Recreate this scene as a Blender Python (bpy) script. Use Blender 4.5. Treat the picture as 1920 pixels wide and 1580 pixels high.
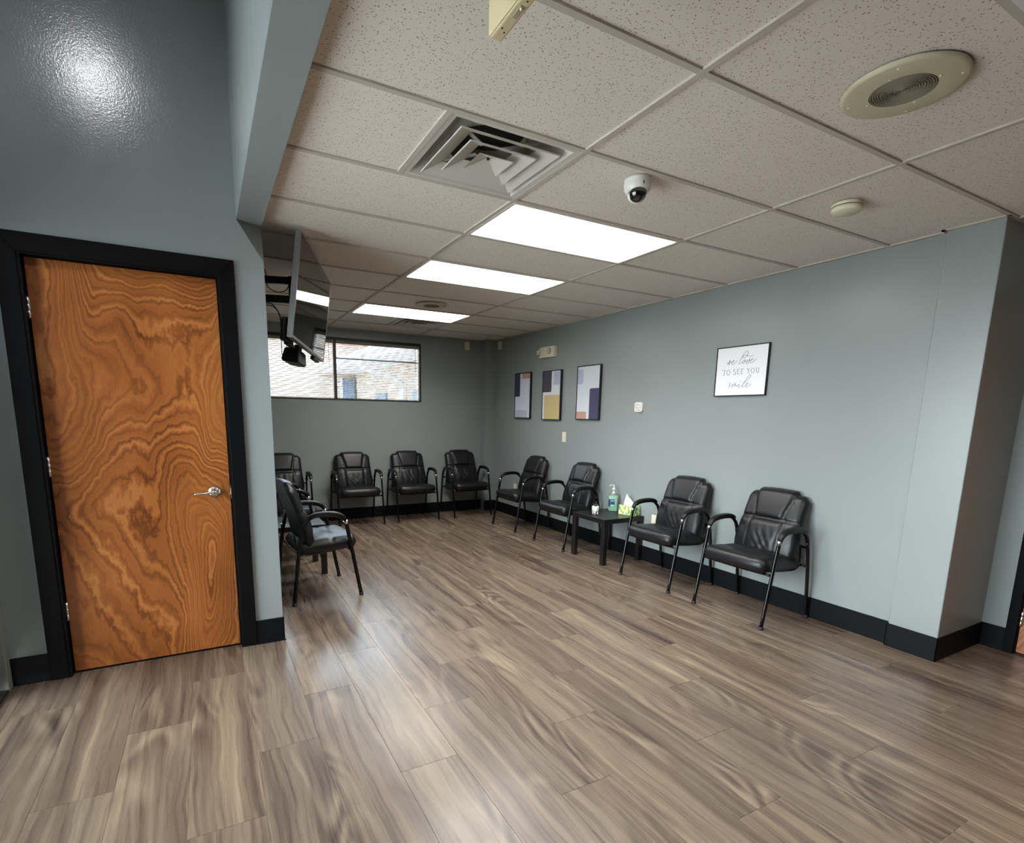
import bpy, bmesh, math, random
from mathutils import Vector, Matrix, noise
random.seed(7)
PI = math.pi
sc = bpy.context.scene
for o in list(bpy.data.objects): bpy.data.objects.remove(o, do_unlink=True)
COL = sc.collection

# ------------------------------------------------------------ camera, sky, exposure
yaw, pitch, roll = 0.49676, -0.16928, 0.01603
fwd = Vector((math.sin(yaw)*math.cos(pitch), math.cos(yaw)*math.cos(pitch), math.sin(pitch)))
rt = Vector((math.cos(yaw), -math.sin(yaw), 0)); upv = rt.cross(fwd)
rt2 = rt*math.cos(roll) + upv*math.sin(roll); up2 = upv*math.cos(roll) - rt*math.sin(roll)
cd = bpy.data.cameras.new('camera'); cam = bpy.data.objects.new('camera', cd); COL.objects.link(cam)
cam.matrix_world = Matrix(((rt2.x, up2.x, -fwd.x, -1.5164), (rt2.y, up2.y, -fwd.y, -1.3972), (rt2.z, up2.z, -fwd.z, 1.4923), (0, 0, 0, 1)))
cd.sensor_width = 36.0; cd.sensor_fit = 'HORIZONTAL'; cd.lens = 987.82/1920*36
cd.shift_x = (960-923.71)/1920; cd.shift_y = (947.16-790)/1920
cd.clip_start = 0.02; cd.clip_end = 200
sc.camera = cam

world = bpy.data.worlds.new('overcast_sky'); sc.world = world; world.use_nodes = True
wn = world.node_tree; wn.nodes.clear()
wo = wn.nodes.new('ShaderNodeOutputWorld'); wb = wn.nodes.new('ShaderNodeBackground')
wt = wn.nodes.new('ShaderNodeTexCoord'); ws = wn.nodes.new('ShaderNodeSeparateXYZ')
wr = wn.nodes.new('ShaderNodeValToRGB')
wr.color_ramp.elements[0].position = 0.46; wr.color_ramp.elements[0].color = (0.30, 0.31, 0.32, 1)
wr.color_ramp.elements[1].position = 0.52; wr.color_ramp.elements[1].color = (0.90, 0.945, 1.0, 1)
e = wr.color_ramp.elements.new(1.0); e.color = (0.86, 0.93, 1.0, 1)
wm = wn.nodes.new('ShaderNodeMath'); wm.operation = 'MULTIPLY_ADD'; wm.inputs[1].default_value = 0.5; wm.inputs[2].default_value = 0.5
wn.links.new(wt.outputs['Generated'], ws.inputs[0]); wn.links.new(ws.outputs['Z'], wm.inputs[0])
wn.links.new(wm.outputs[0], wr.inputs[0]); wn.links.new(wr.outputs[0], wb.inputs[0]); wn.links.new(wb.outputs[0], wo.inputs[0])
SKY = 23.0; PANEL = 8.0; CAN = 320.0; TROFFER_W = 24.5; SUN = 4.0
wb.inputs[1].default_value = SKY
sd = bpy.data.lights.new('sun', 'SUN'); sd.energy = SUN; sd.angle = 0.05; sd.color = (1.0, 0.96, 0.9)
so = bpy.data.objects.new('sun', sd); COL.objects.link(so); so.rotation_euler = Vector((-0.20, 0.75, -0.80)).to_track_quat('-Z', 'Y').to_euler()
vs = sc.view_settings; vs.view_transform = 'Standard'; vs.look = 'None'; vs.gamma = 1; vs.use_curve_mapping = False
vs.exposure = 0.0
sc.cycles.max_bounces = 8; sc.cycles.diffuse_bounces = 5; sc.cycles.glossy_bounces = 4
sc.cycles.transparent_max_bounces = 16; sc.cycles.caustics_reflective = False; sc.cycles.caustics_refractive = False
sc.cycles.sample_clamp_indirect = 6.0; sc.cycles.use_denoising = True

H = 2.6138; W = 2.4775; D = 6.0733; XC = -1.15; YD = 2.165; XS = -2.54; YR = -3.6; XR = 3.065; HB = 0.158
TX = 1.2627; TY = 0.6096; CX0, CY0, CY1 = 2.4387, 0.0148, 0.2885; HF = 3.9; ZB = 2.575

# ------------------------------------------------------------ helpers
def srgb(r, g, b):
    f = lambda c: c/12.92 if c <= 0.04045 else ((c+0.055)/1.055)**2.4
    return (f(r/255), f(g/255), f(b/255), 1)

def material(name, color=(0.5, 0.5, 0.5, 1), rough=0.5, metal=0.0, spec=0.5, coat=0.0, bump=None, bump_strength=0.2, bump_dist=0.002):
    m = bpy.data.materials.new(name); m.use_nodes = True
    b = m.node_tree.nodes['Principled BSDF']
    b.inputs['Base Color'].default_value = color; b.inputs['Roughness'].default_value = rough
    b.inputs['Metallic'].default_value = metal; b.inputs['Specular IOR Level'].default_value = spec
    b.inputs['Coat Weight'].default_value = coat
    if bump:
        nt = m.node_tree; tc = nt.nodes.new('ShaderNodeTexCoord'); n = nt.nodes.new('ShaderNodeTexNoise')
        n.inputs['Scale'].default_value = bump; n.inputs['Detail'].default_value = 3
        bp = nt.nodes.new('ShaderNodeBump'); bp.inputs['Strength'].default_value = bump_strength; bp.inputs['Distance'].default_value = bump_dist
        nt.links.new(tc.outputs['Object'], n.inputs['Vector']); nt.links.new(n.outputs[0], bp.inputs['Height'])
        nt.links.new(bp.outputs[0], b.inputs['Normal'])
    return m

class NT:
    def __init__(s, m): s.t = m.node_tree; s.b = s.t.nodes['Principled BSDF']
    def n(s, kind, **kw):
        nd = s.t.nodes.new('ShaderNode'+kind)
        for k, v in kw.items(): setattr(nd, k, v)
        return nd
    def l(s, a, b): s.t.links.new(a, b)
    def math(s, op, a, b=None, c=None, clamp=False):
        nd = s.n('Math', operation=op); nd.use_clamp = clamp
        for i, v in enumerate((a, b, c)):
            if v is None: continue
            if isinstance(v, (int, float)): nd.inputs[i].default_value = v
            else: s.l(v, nd.inputs[i])
        return nd.outputs[0]
    def vmath(s, op, a, b):
        nd = s.n('VectorMath', operation=op)
        for i, v in enumerate((a, b)):
            if isinstance(v, tuple): nd.inputs[i].default_value = v
            else: s.l(v, nd.inputs[i])
        return nd.outputs[0]
    def noise(s, vec, scale=1, detail=2, rough=0.5, dist=0.0):
        nd = s.n('TexNoise'); nd.inputs['Scale'].default_value = scale; nd.inputs['Detail'].default_value = detail
        nd.inputs['Roughness'].default_value = rough; nd.inputs['Distortion'].default_value = dist
        s.l(vec, nd.inputs['Vector']); return nd.outputs[0]
    def ramp(s, fac, stops, interp='LINEAR'):
        nd = s.n('ValToRGB'); cr = nd.color_ramp; cr.interpolation = interp
        cr.elements[0].position, cr.elements[0].color = stops[0]
        cr.elements[1].position, cr.elements[1].color = stops[-1]
        for p, c in stops[1:-1]:
            q = cr.elements.new(p); q.color = c
        s.l(fac, nd.inputs[0]); return nd.outputs[0]
    def mix(s, fac, a, b, kind='MIX'):
        nd = s.n('Mix', data_type='RGBA', blend_type=kind)
        for i, v in ((0, fac), (6, a), (7, b)):
            if isinstance(v, (int, float, tuple)): nd.inputs[i].default_value = v
            else: s.l(v, nd.inputs[i])
        return nd.outputs[2]
    def bump(s, h, strength, dist):
        nd = s.n('Bump'); nd.inputs['Strength'].default_value = strength; nd.inputs['Distance'].default_value = dist
        s.l(h, nd.inputs['Height']); s.l(nd.outputs[0], s.b.inputs['Normal'])

def bm_box(bm, x0, x1, y0, y1, z0, z1, bev=0.0, mi=0, seg=1):
    r = bmesh.ops.create_cube(bm, size=1.0)
    vs_ = r['verts']
    for v in vs_:
        v.co = Vector(((x0+x1)/2+v.co.x*(x1-x0), (y0+y1)/2+v.co.y*(y1-y0), (z0+z1)/2+v.co.z*(z1-z0)))
    fs = list({f for v in vs_ for f in v.link_faces})
    for f in fs: f.material_index = mi
    if bev > 0:
        es = list({e for v in vs_ for e in v.link_edges})
        bmesh.ops.bevel(bm, geom=es, offset=bev, segments=seg, profile=0.5, affect='EDGES', material=-1)

def catmull(pts, n=6, closed=False):
    P = [Vector(p) for p in pts]; out = []
    N = len(P); rng = range(N if closed else N-1)
    for i in rng:
        if closed: a, b, c, d_ = P[(i-1) % N], P[i], P[(i+1) % N], P[(i+2) % N]
        else: a, b, c, d_ = P[max(i-1, 0)], P[i], P[i+1], P[min(i+2, N-1)]
        for k in range(n):
            t = k/n
            out.append(0.5*((2*b)+(c-a)*t+(2*a-5*b+4*c-d_)*t*t+(3*b-a-3*c+d_)*t**3))
    if not closed: out.append(P[-1])
    return out

def bm_tube(bm, pts, r, seg=10, smooth=6, mi=0, flat=1.0, cap=True):
    pts = catmull(pts, smooth) if smooth > 1 else [Vector(p) for p in pts]
    rings = []; up_ = None; N = len(pts)
    for i, p in enumerate(pts):
        t = (pts[min(i+1, N-1)]-pts[max(i-1, 0)]).normalized()
        if up_ is None:
            up_ = Vector((0, 0, 1)) if abs(t.z) < 0.9 else Vector((1, 0, 0))
        up_ = (up_-t*up_.dot(t)).normalized(); s_ = t.cross(up_)
        rr = r(i/(N-1)) if callable(r) else r
        rings.append([bm.verts.new(p+up_*math.cos(a)*rr+s_*math.sin(a)*rr*flat) for a in [2*PI*k/seg for k in range(seg)]])
    for a, b in zip(rings, rings[1:]):
        for k in range(seg):
            f = bm.faces.new((a[k], a[(k+1) % seg], b[(k+1) % seg], b[k])); f.smooth = True; f.material_index = mi
    if cap:
        bm.faces.new(rings[0][::-1]).material_index = mi; bm.faces.new(rings[-1]).material_index = mi

def bm_lathe(bm, prof, seg=32, c=(0, 0, 0), mi=0, axis='z', smooth=True):
    rings = []
    for r, z in prof:
        if r < 1e-6: rings.append([(0, 0, z)])
        else: rings.append([(r*math.cos(2*PI*k/seg), r*math.sin(2*PI*k/seg), z) for k in range(seg)])
    def tr(p):
        x, y, z = p
        if axis == 'x': x, y, z = z, y, x
        if axis == 'y': x, y, z = x, z, y
        return bm.verts.new((x+c[0], y+c[1], z+c[2]))
    R = [[tr(p) for p in ring] for ring in rings]
    for a, b in zip(R, R[1:]):
        for k in range(seg):
            k2 = (k+1) % seg
            if len(a) == 1 and len(b) == 1: continue
            if len(a) == 1: f = bm.faces.new((a[0], b[k2], b[k]))
            elif len(b) == 1: f = bm.faces.new((a[k], a[k2], b[0]))
            else: f = bm.faces.new((a[k], a[k2], b[k2], b[k]))
            f.smooth = smooth; f.material_index = mi

def bm_poly(bm, pts, mi=0):
    f = bm.faces.new([bm.verts.new(p) for p in pts]); f.material_index = mi; return f

def bm_prism(bm, poly, o, u, v, n, depth, mi=0):
    """2D polygon in plane (o,u,v) extruded along n by depth"""
    o, u, v, n = Vector(o), Vector(u), Vector(v), Vector(n)
    a = [bm.verts.new(o+u*p[0]+v*p[1]) for p in poly]; b = [bm.verts.new(o+u*p[0]+v*p[1]+n*depth) for p in poly]
    fs = [bm.faces.new(a[::-1]), bm.faces.new(b)]
    for i in range(len(poly)):
        j = (i+1) % len(poly); fs.append(bm.faces.new((a[i], a[j], b[j], b[i])))
    for f in fs: f.material_index = mi

def rrect(w, h, r, seg=5, x0=None, y0=None):
    x0 = -w/2 if x0 is None else x0; y0 = -h/2 if y0 is None else y0; out = []
    for cx, cy, a0 in ((x0+w-r, y0+r, -PI/2), (x0+w-r, y0+h-r, 0), (x0+r, y0+h-r, PI/2), (x0+r, y0+r, PI)):
        for k in range(seg+1): out.append((cx+r*math.cos(a0+PI/2*k/seg), cy+r*math.sin(a0+PI/2*k/seg)))
    return out

def mesh_of(name, bm, mats, fix=True):
    if fix: bmesh.ops.recalc_face_normals(bm, faces=bm.faces)
    me = bpy.data.meshes.new(name); bm.to_mesh(me); bm.free()
    for m in (mats if isinstance(mats, (list, tuple)) else [mats]): me.materials.append(m)
    return me

def obj(name, bm, mats, parent=None, loc=None, fix=True):
    me = mesh_of(name, bm, mats, fix) if not isinstance(bm, bpy.types.Mesh) else bm
    o = bpy.data.objects.new(name, me); COL.objects.link(o)
    if parent: o.parent = parent
    if loc: o.location = loc
    return o

def thing(name, label, cat, loc=(0, 0, 0), rotz=0, group=None):
    o = bpy.data.objects.new(name, None); COL.objects.link(o); o.empty_display_size = 0.1
    o.location = loc; o.rotation_euler = (0, 0, rotz); o['label'] = label; o['category'] = cat
    if group: o['group'] = group
    return o

def tag(o, label, cat, group=None):
    o['label'] = label; o['category'] = cat
    if group: o['group'] = group
    return o

def structure(name, bm, mats, fix=True):
    o = obj(name, bm, mats, fix=fix); o['kind'] = 'structure'; return o

def B(): return bmesh.new()
def box_mesh(*a, **k):
    bm = B(); bm_box(bm, *a, **k); return bm
def kids(o): return [c for c in COL.objects if c.parent == o]
def dup(root, loc, rotz, label):
    r = root.copy(); COL.objects.link(r); r.location = loc; r.rotation_euler = (0, 0, rotz); r['label'] = label
    for c in kids(root):
        k = c.copy(); COL.objects.link(k); k.parent = r
        for g in kids(c):
            q = g.copy(); COL.objects.link(q); q.parent = k
    return r

# ------------------------------------------------------------ materials
def m_wall(name='grey_green_wall_paint', r0=0.26, bs=0.22):
    m = material(name, srgb(139, 148, 150), 0.36, spec=0.5); t = NT(m)
    tc = t.n('TexCoord'); g = t.n('NewGeometry')
    a = t.noise(g.outputs['Position'], 130, 2, 0.5); b = t.noise(g.outputs['Position'], 1.3, 2, 0.5)
    col = t.mix(t.math('MULTIPLY', b, 1.0), srgb(130, 138, 138), srgb(142, 149, 148))
    t.l(col, t.b.inputs['Base Color']); t.bump(a, bs, 0.002)
    c = t.noise(g.outputs['Position'], 6, 2, 0.5)
    t.l(t.math('MULTIPLY_ADD', c, 0.10, r0), t.b.inputs['Roughness'])
    return m
WALL = m_wall(); WALLGLOSS = m_wall('grey_green_gloss_paint', 0.15, 0.32)

def m_tile():
    m = material('mineral_fibre_tile', srgb(214, 206, 198), 0.95, spec=0.1); t = NT(m)
    g = t.n('NewGeometry'); v = t.n('TexVoronoi'); v.inputs['Scale'].default_value = 125; v.inputs['Randomness'].default_value = 1
    pos = t.vmath('MULTIPLY', g.outputs['Position'], (1, 1, 0.0))
    w = t.noise(pos, 60, 1, 0.5)
    t.l(t.vmath('ADD', pos, t.vmath('MULTIPLY', w, (0.006, 0.003, 0))), v.inputs['Vector'])
    keep = t.math('GREATER_THAN', t.noise(pos, 95, 0, 0.5), 0.53)
    pit = t.math('MULTIPLY', t.math('LESS_THAN', v.outputs['Distance'], 0.29), keep)
    fine = t.noise(pos, 330, 2, 0.6)
    oi = t.n('ObjectInfo'); vary = t.math('MULTIPLY_ADD', oi.outputs['Random'], 0.10, 0.0)
    base = t.mix(fine, srgb(219, 211, 202), srgb(242, 235, 226))
    base = t.mix(vary, base, srgb(212, 204, 195))
    t.l(t.mix(pit, base, srgb(150, 134, 118)), t.b.inputs['Base Color'])
    t.bump(t.math('SUBTRACT', t.math('MULTIPLY', fine, 0.5), pit), 0.5, 0.002)
    return m
TILE = m_tile()

def m_plank():
    m = material('walnut_vinyl_plank', (0.2, 0.15, 0.1, 1), 0.36, spec=0.5); t = NT(m)
    tc = t.n('TexCoord'); oi = t.n('ObjectInfo')
    off = t.n('CombineXYZ'); t.l(t.math('MULTIPLY', oi.outputs['Random'], 37.0), off.inputs[0]); t.l(t.math('MULTIPLY', oi.outputs['Random'], 91.0), off.inputs[1])
    P = t.vmath('ADD', tc.outputs['Object'], off.outputs[0])
    warp = t.noise(t.vmath('MULTIPLY', P, (5, 1.6, 0)), 1, 2, 0.5)
    Pw = t.vmath('ADD', P, t.vmath('MULTIPLY', warp, (0.085, 0.0, 0)))
    s1 = t.noise(t.vmath('MULTIPLY', Pw, (15, 0.42, 0)), 1, 4, 0.62, 0.25)
    s2 = t.noise(t.vmath('MULTIPLY', Pw, (52, 0.75, 0)), 1, 3, 0.6)
    fib = t.noise(t.vmath('MULTIPLY', P, (260, 7, 0)), 1, 2, 0.6)
    ct = t.noise(t.vmath('MULTIPLY', P, (3.4, 0.9, 0)), 1, 1.2, 0.4, 0.9)
    cath = t.math('MULTIPLY_ADD', t.math('SINE', t.math('MULTIPLY', ct, 52)), 0.5, 0.5)
    msk = t.ramp(t.noise(t.vmath('MULTIPLY', P, (4.2, 1.1, 0)), 1, 1, 0.5), [(0.48, (0, 0, 0, 1)), (0.66, (1, 1, 1, 1))])
    g = t.math('ADD', t.math('MULTIPLY', s1, 0.62), t.math('MULTIPLY', s2, 0.30))
    g = t.math('ADD', g, t.math('MULTIPLY', t.math('SUBTRACT', fib, 0.5), 0.20))
    g = t.math('ADD', g, t.math('MULTIPLY', t.math('MULTIPLY', t.math('SUBTRACT', cath, 0.5), msk), 0.16))
    g = t.math('ADD', g, t.math('MULTIPLY', t.math('SUBTRACT', oi.outputs['Random'], 0.5), 0.07))
    col = t.ramp(g, [(0.26, srgb(60, 50, 44)), (0.37, srgb(85, 72, 62)), (0.45, srgb(104, 90, 77)), (0.53, srgb(121, 106, 90)), (0.61, srgb(138, 122, 103)), (0.72, srgb(163, 146, 122))])
    hue = t.math('FRACT', t.math('MULTIPLY', oi.outputs['Random'], 17.31))
    col = t.mix(t.math('MULTIPLY', hue, 0.35), col, t.mix(1.0, col, srgb(222, 205, 200), 'MULTIPLY'))
    t.l(col, t.b.inputs['Base Color'])
    t.l(t.math('MULTIPLY_ADD', s2, 0.12, 0.22), t.b.inputs['Roughness'])
    t.bump(t.math('ADD', fib, s2), 0.10, 0.001)
    return m
PLANK = m_plank()
SUBFLOOR = material('plank_joint_glare', srgb(170, 155, 142), 0.6)  # pale slab puts the glare of the plank bevels into the joint colour

def m_door(name, seed):
    m = material(name, (0.4, 0.2, 0.08, 1), 0.3, spec=0.5); t = NT(m)
    tc = t.n('TexCoord')
    P = t.vmath('ADD', tc.outputs['Object'], (seed, 0.0, seed*1.7))
    Q = t.vmath('MULTIPLY', P, (1.75, 0.0, 0.72))
    wv = t.n('TexNoise'); wv.inputs['Scale'].default_value = 1.1; wv.inputs['Detail'].default_value = 1; t.l(Q, wv.inputs['Vector'])
    Q2 = t.vmath('ADD', Q, t.vmath('MULTIPLY', t.vmath('SUBTRACT', wv.outputs['Color'], (0.5, 0.5, 0.5)), (0.9, 0.0, 0.9)))
    big = t.noise(Q2, 0.85, 0.8, 0.35, 0.35)
    jag = t.noise(t.vmath('MULTIPLY', P, (13, 0, 6)), 1, 3, 0.6)
    fld = t.math('ADD', big, t.math('MULTIPLY', jag, 0.028))
    amp = t.math('MULTIPLY_ADD', t.noise(t.vmath('MULTIPLY', P, (5, 0, 2.2)), 1, 2, 0.5), 1.8, -0.35, clamp=True)
    dark = t.ramp(t.math('FRACT', t.math('MULTIPLY', fld, 88)), [(0.0, (0.4, 0.4, 0.4, 1)), (0.25, (0, 0, 0, 1)), (0.55, (0, 0, 0, 1)), (0.82, (0.75, 0.75, 0.75, 1)), (0.90, (1, 1, 1, 1)), (1.0, (0.4, 0.4, 0.4, 1))])
    pale = t.ramp(t.math('FRACT', t.math('MULTIPLY', fld, 41)), [(0.0, (0, 0, 0, 1)), (0.55, (0, 0, 0, 1)), (0.72, (1, 1, 1, 1)), (0.86, (0, 0, 0, 1)), (1.0, (0, 0, 0, 1))])
    thin = t.math('PINGPONG', t.math('MULTIPLY', fld, 260), 1.0)
    v = t.math('SUBTRACT', 0.52, t.math('MULTIPLY', t.math('MULTIPLY', dark, t.math('ADD', amp, 0.25)), 0.34))
    v = t.math('ADD', v, t.math('MULTIPLY', pale, 0.17))
    v = t.math('ADD', v, t.math('MULTIPLY', t.math('SUBTRACT', thin, 0.5), 0.12))
    fib = t.noise(t.vmath('MULTIPLY', P, (330, 0, 14)), 1, 2, 0.5)
    v = t.math('ADD', v, t.math('MULTIPLY', t.math('SUBTRACT', fib, 0.5), 0.2))
    v = t.math('ADD', v, t.math('MULTIPLY', t.math('SUBTRACT', t.noise(Q, 1.6, 2, 0.5), 0.5), 0.75))
    col = t.ramp(v, [(0.10, srgb(92, 48, 20)), (0.36, srgb(134, 76, 34)), (0.60, srgb(160, 96, 46)), (0.9, srgb(190, 128, 72))])
    t.l(col, t.b.inputs['Base Color']); t.bump(fib, 0.08, 0.001)
    return m
DOORWOOD = m_door('rotary_cut_birch_veneer', 3.37)

def m_brick():
    m = material('tan_brick', (0.5, 0.4, 0.3, 1), 0.9); t = NT(m)
    g = t.n('NewGeometry'); s = t.n('SeparateXYZ'); t.l(g.outputs['Position'], s.inputs[0])
    c = t.n('CombineXYZ'); t.l(t.math('ADD', s.outputs[0], s.outputs[1]), c.inputs[0]); t.l(s.outputs[2], c.inputs[1])
    b = t.n('TexBrick'); b.inputs['Scale'].default_value = 1.0; b.inputs['Brick Width'].default_value = 0.215; b.inputs['Row Height'].default_value = 0.075
    b.inputs['Mortar Size'].default_value = 0.008; b.inputs['Color1'].default_value = srgb(206, 190, 170); b.inputs['Color2'].default_value = srgb(158, 132, 115)
    b.inputs['Mortar'].default_value = srgb(205, 200, 190); t.l(c.outputs[0], b.inputs['Vector'])
    t.l(b.outputs[0], t.b.inputs['Base Color']); return m

BASE = material('black_rubber_base', srgb(14, 16, 19), 0.5, spec=0.12, bump=25, bump_strength=0.1)
CASING = material('black_painted_casing', srgb(10, 10, 11), 0.6, spec=0.08, bump=160, bump_strength=0.12)
GRID = material('white_grid_bar', srgb(186, 179, 168), 0.6, spec=0.3)
DECK = material('ceiling_deck', srgb(120, 118, 115), 0.9)
FOYER = material('foyer_ceiling_paint', srgb(190, 190, 188), 0.8)
LEATHER = material('black_bonded_leather', srgb(13, 14, 17), 0.40, spec=0.42, bump=420, bump_strength=0.25, bump_dist=0.0006)
STITCH = material('black_seam', srgb(6, 6, 7), 0.6)
METAL = material('gloss_black_steel', srgb(9, 9, 10), 0.16, metal=0.0, spec=0.35)
ARMPAD = material('black_moulded_armrest', srgb(12, 12, 13), 0.42, spec=0.3, bump=300, bump_strength=0.15)
CHROME = material('chrome', (0.75, 0.75, 0.76, 1), 0.14, metal=1.0)
SATIN = material('satin_nickel', (0.62, 0.60, 0.58, 1), 0.25, metal=1.0)
STEELHINGE = material('brushed_hinge', (0.75, 0.73, 0.70, 1), 0.35, metal=1.0)
FOOT = material('black_foot_cap', srgb(10, 10, 10), 0.6)
TABLE = material('black_brown_laminate', srgb(16, 15, 16), 0.33, bump=60, bump_strength=0.03)
CREAM = material('aged_cream_plastic', srgb(214, 200, 160), 0.45)
IVORY = material('ivory_plastic', srgb(222, 216, 190), 0.4)
OFFWHITE = material('offwhite_plastic', srgb(222, 220, 214), 0.35)
DARKHOLE = material('dark_recess', srgb(12, 12, 12), 0.8)
SPKRING = material('beige_speaker_ring', srgb(190, 182, 155), 0.55)
SPKGRILL = material('beige_speaker_grille', srgb(168, 162, 140), 0.6); SPKGAP = material('speaker_grille_gap', srgb(126, 120, 102), 0.8)  # gap tone paints the shade of the grille grooves into the colour
VENT = material('dusty_white_enamel', srgb(196, 192, 184), 0.5, bump=12, bump_strength=0.05)
BLACKPL = material('black_plastic', srgb(12, 12, 13), 0.4)
SCREEN = material('glossy_screen', srgb(5, 6, 7), 0.045, spec=0.8, coat=0.3)
TVEDGE = material('grey_television_edge', srgb(120, 120, 118), 0.35, metal=0.4)
DOME = material('smoked_dome', srgb(5, 5, 6), 0.05, spec=0.8, coat=0.5)
PAPER = material('white_print_paper', srgb(238, 240, 243), 0.55)
FRAMEBLK = material('black_picture_frame', srgb(14, 14, 16), 0.4)
INK = material('grey_ink', srgb(120, 124, 126), 0.7)
BRONZE = material('dark_bronze_aluminium', srgb(48, 44, 41), 0.45, metal=0.3)
GREYJAMB = material('grey_painted_jamb', srgb(120, 124, 118), 0.5)
WINFRAME = material('black_window_frame', srgb(16, 16, 18), 0.45)
BLIND = material('white_blind_slat', srgb(150, 148, 142), 0.5); HEADRAIL = material('greige_head_rail', srgb(128, 124, 114), 0.5)
CORD = material('pale_cord', srgb(215, 213, 205), 0.7)
BRICK = m_brick()
WHITEPAINT = material('white_exterior_paint', srgb(215, 218, 220), 0.6)
REDROOF = material('red_shingle_roof', srgb(176, 128, 124), 0.9)
CONCRETE = material('pale_concrete', srgb(190, 188, 184), 0.9, bump=20)
EXTBLUE = material('blue_grey_exterior_glazing', srgb(96, 112, 135), 0.3, spec=0.5)

def m_glass(name, tint):
    m = bpy.data.materials.new(name); m.use_nodes = True; t = m.node_tree; t.nodes.clear()
    o = t.nodes.new('ShaderNodeOutputMaterial'); mx = t.nodes.new('ShaderNodeMixShader'); tr = t.nodes.new('ShaderNodeBsdfTransparent')
    gl = t.nodes.new('ShaderNodeBsdfGlossy'); fr = t.nodes.new('ShaderNodeFresnel'); fr.inputs[0].default_value = 1.45
    tr.inputs[0].default_value = tint; gl.inputs['Roughness'].default_value = 0.02
    t.links.new(fr.outputs[0], mx.inputs[0]); t.links.new(tr.outputs[0], mx.inputs[1]); t.links.new(gl.outputs[0], mx.inputs[2]); t.links.new(mx.outputs[0], o.inputs[0])
    return m
GLASS = m_glass('window_glass', (0.93, 0.96, 0.96, 1)); TINTED = m_glass('tinted_window_glass', (0.70, 0.75, 0.78, 1))

def m_emit(name, col, s):
    m = bpy.data.materials.new(name); m.use_nodes = True; t = m.node_tree; t.nodes.clear()
    o = t.nodes.new('ShaderNodeOutputMaterial'); e = t.nodes.new('ShaderNodeEmission'); e.inputs[0].default_value = col; e.inputs[1].default_value = s
    t.links.new(e.outputs[0], o.inputs[0]); return m
LIT = m_emit('lit_troffer_diffuser', (1.0, 0.97, 0.92, 1), PANEL)
LITCAN = m_emit('lit_downlight', (0.95, 0.97, 1.0, 1), CAN)

# ------------------------------------------------------------ floor of planks
PW, PL = 0.2615, 1.245
floor = structure('floor', box_mesh(XS-0.02, XR+0.1, YR-0.1, D+0.1, -0.12, -0.0018), SUBFLOOR)
_pc = {}
def plank_mesh(w, l):
    k = (round(w, 4), round(l, 4))
    if k not in _pc:
        bm = B(); bm_box(bm, -w/2+0.0007, w/2-0.0007, -l/2+0.0007, l/2-0.0007, -0.0045, 0.0, bev=0.0007)
        _pc[k] = mesh_of('plank', bm, PLANK)
    return _pc[k]
for k in range(-4, 19):
    x0, x1 = -1.67+PW*k, -1.67+PW*(k+1)
    x0c, x1c = max(x0, XS), min(x1, XR+0.05)
    if x1c-x0c < 0.02: continue
    y = (0.54, 0.95, 0.12)[k % 3] - 5*PL
    while y < D:
        a, b = max(y, YR), min(y+PL, D+0.02)
        if b-a > 0.05:
            obj('plank', plank_mesh(x1c-x0c, b-a), PLANK, floor, ((x0c+x1c)/2, (a+b)/2, 0))
        y += PL

# ------------------------------------------------------------ walls
T = 0.30
wx0, wx1, wz0, wz1 = -1.10, 1.305, 1.665, 2.492
bm = B()
bm_box(bm, XC-0.12, wx0, D, D+0.16, -0.05, 2.8); bm_box(bm, wx1, W+T, D, D+0.16, -0.05, 2.8)
bm_box(bm, wx0, wx1, D, D+0.16, -0.05, wz0); bm_box(bm, wx0, wx1, D, D+0.16, wz1, 2.8)
structure('wall_back', bm, WALL)
structure('wall_right', box_mesh(W, W+T, CY1-0.05, D, -0.05, 2.8), WALL)
bm = B(); bm_box(bm, CX0, XR+T, CY0, CY1, -0.05, 2.8, bev=0.003)
structure('wall_right_column', bm, WALL)
structure('wall_back_pilaster', box_mesh(2.305, W+0.01, 5.93, D+0.01, 0.0, 2.7), WALL)
DY0, DY1, DZ = -1.09, -0.165, 2.25
bm = B()
bm_box(bm, XR, XR+0.12, DY1, CY0+0.02, -0.05, 2.8); bm_box(bm, XR, XR+0.12, DY0, DY1, DZ, 2.8); bm_box(bm, XR, XR+0.12, YR, DY0, -0.05, 2.8)
structure('wall_right_recess', bm, WALL)
structure('wall_left', box_mesh(XC-0.12, XC, YD+0.11, D, -0.05, 2.8), WALL)
DX0, DX1, DT = -2.272, -1.402, 2.246
bm = B(); y1 = YD+0.12
bm_box(bm, XS-0.1, DX0, YD, y1, -0.05, HF+0.1)
bm_box(bm, DX0, DX1, YD, y1, DT, HF+0.1)
fr = [(DX1, -0.05), (XC, -0.05), (XC, 2.363), (-1.285, ZB), (-1.285, HF+0.1), (DX1, HF+0.1)]
vf = [bm.verts.new((x, YD, z)) for x, z in fr]
p2 = bm.verts.new((XC+0.002, YD+0.075, ZB+0.004))
bk = [bm.verts.new((x, y1, z)) for x, z in [(DX1, -0.05), (XC, -0.05), (XC, ZB+0.004), (-1.285, ZB+0.004), (-1.285, HF+0.1), (DX1, HF+0.1)]]
bm.faces.new(vf); bm.faces.new((vf[2], p2, vf[3])); bm.faces.new((vf[1], bk[1], bk[2], p2, vf[2]))
bm.faces.new((vf[3], p2, bk[2], bk[3])); bm.faces.new((vf[3], bk[3], bk[4], vf[4])); bm.faces.new((vf[4], bk[4], bk[5], vf[5]))
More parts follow.
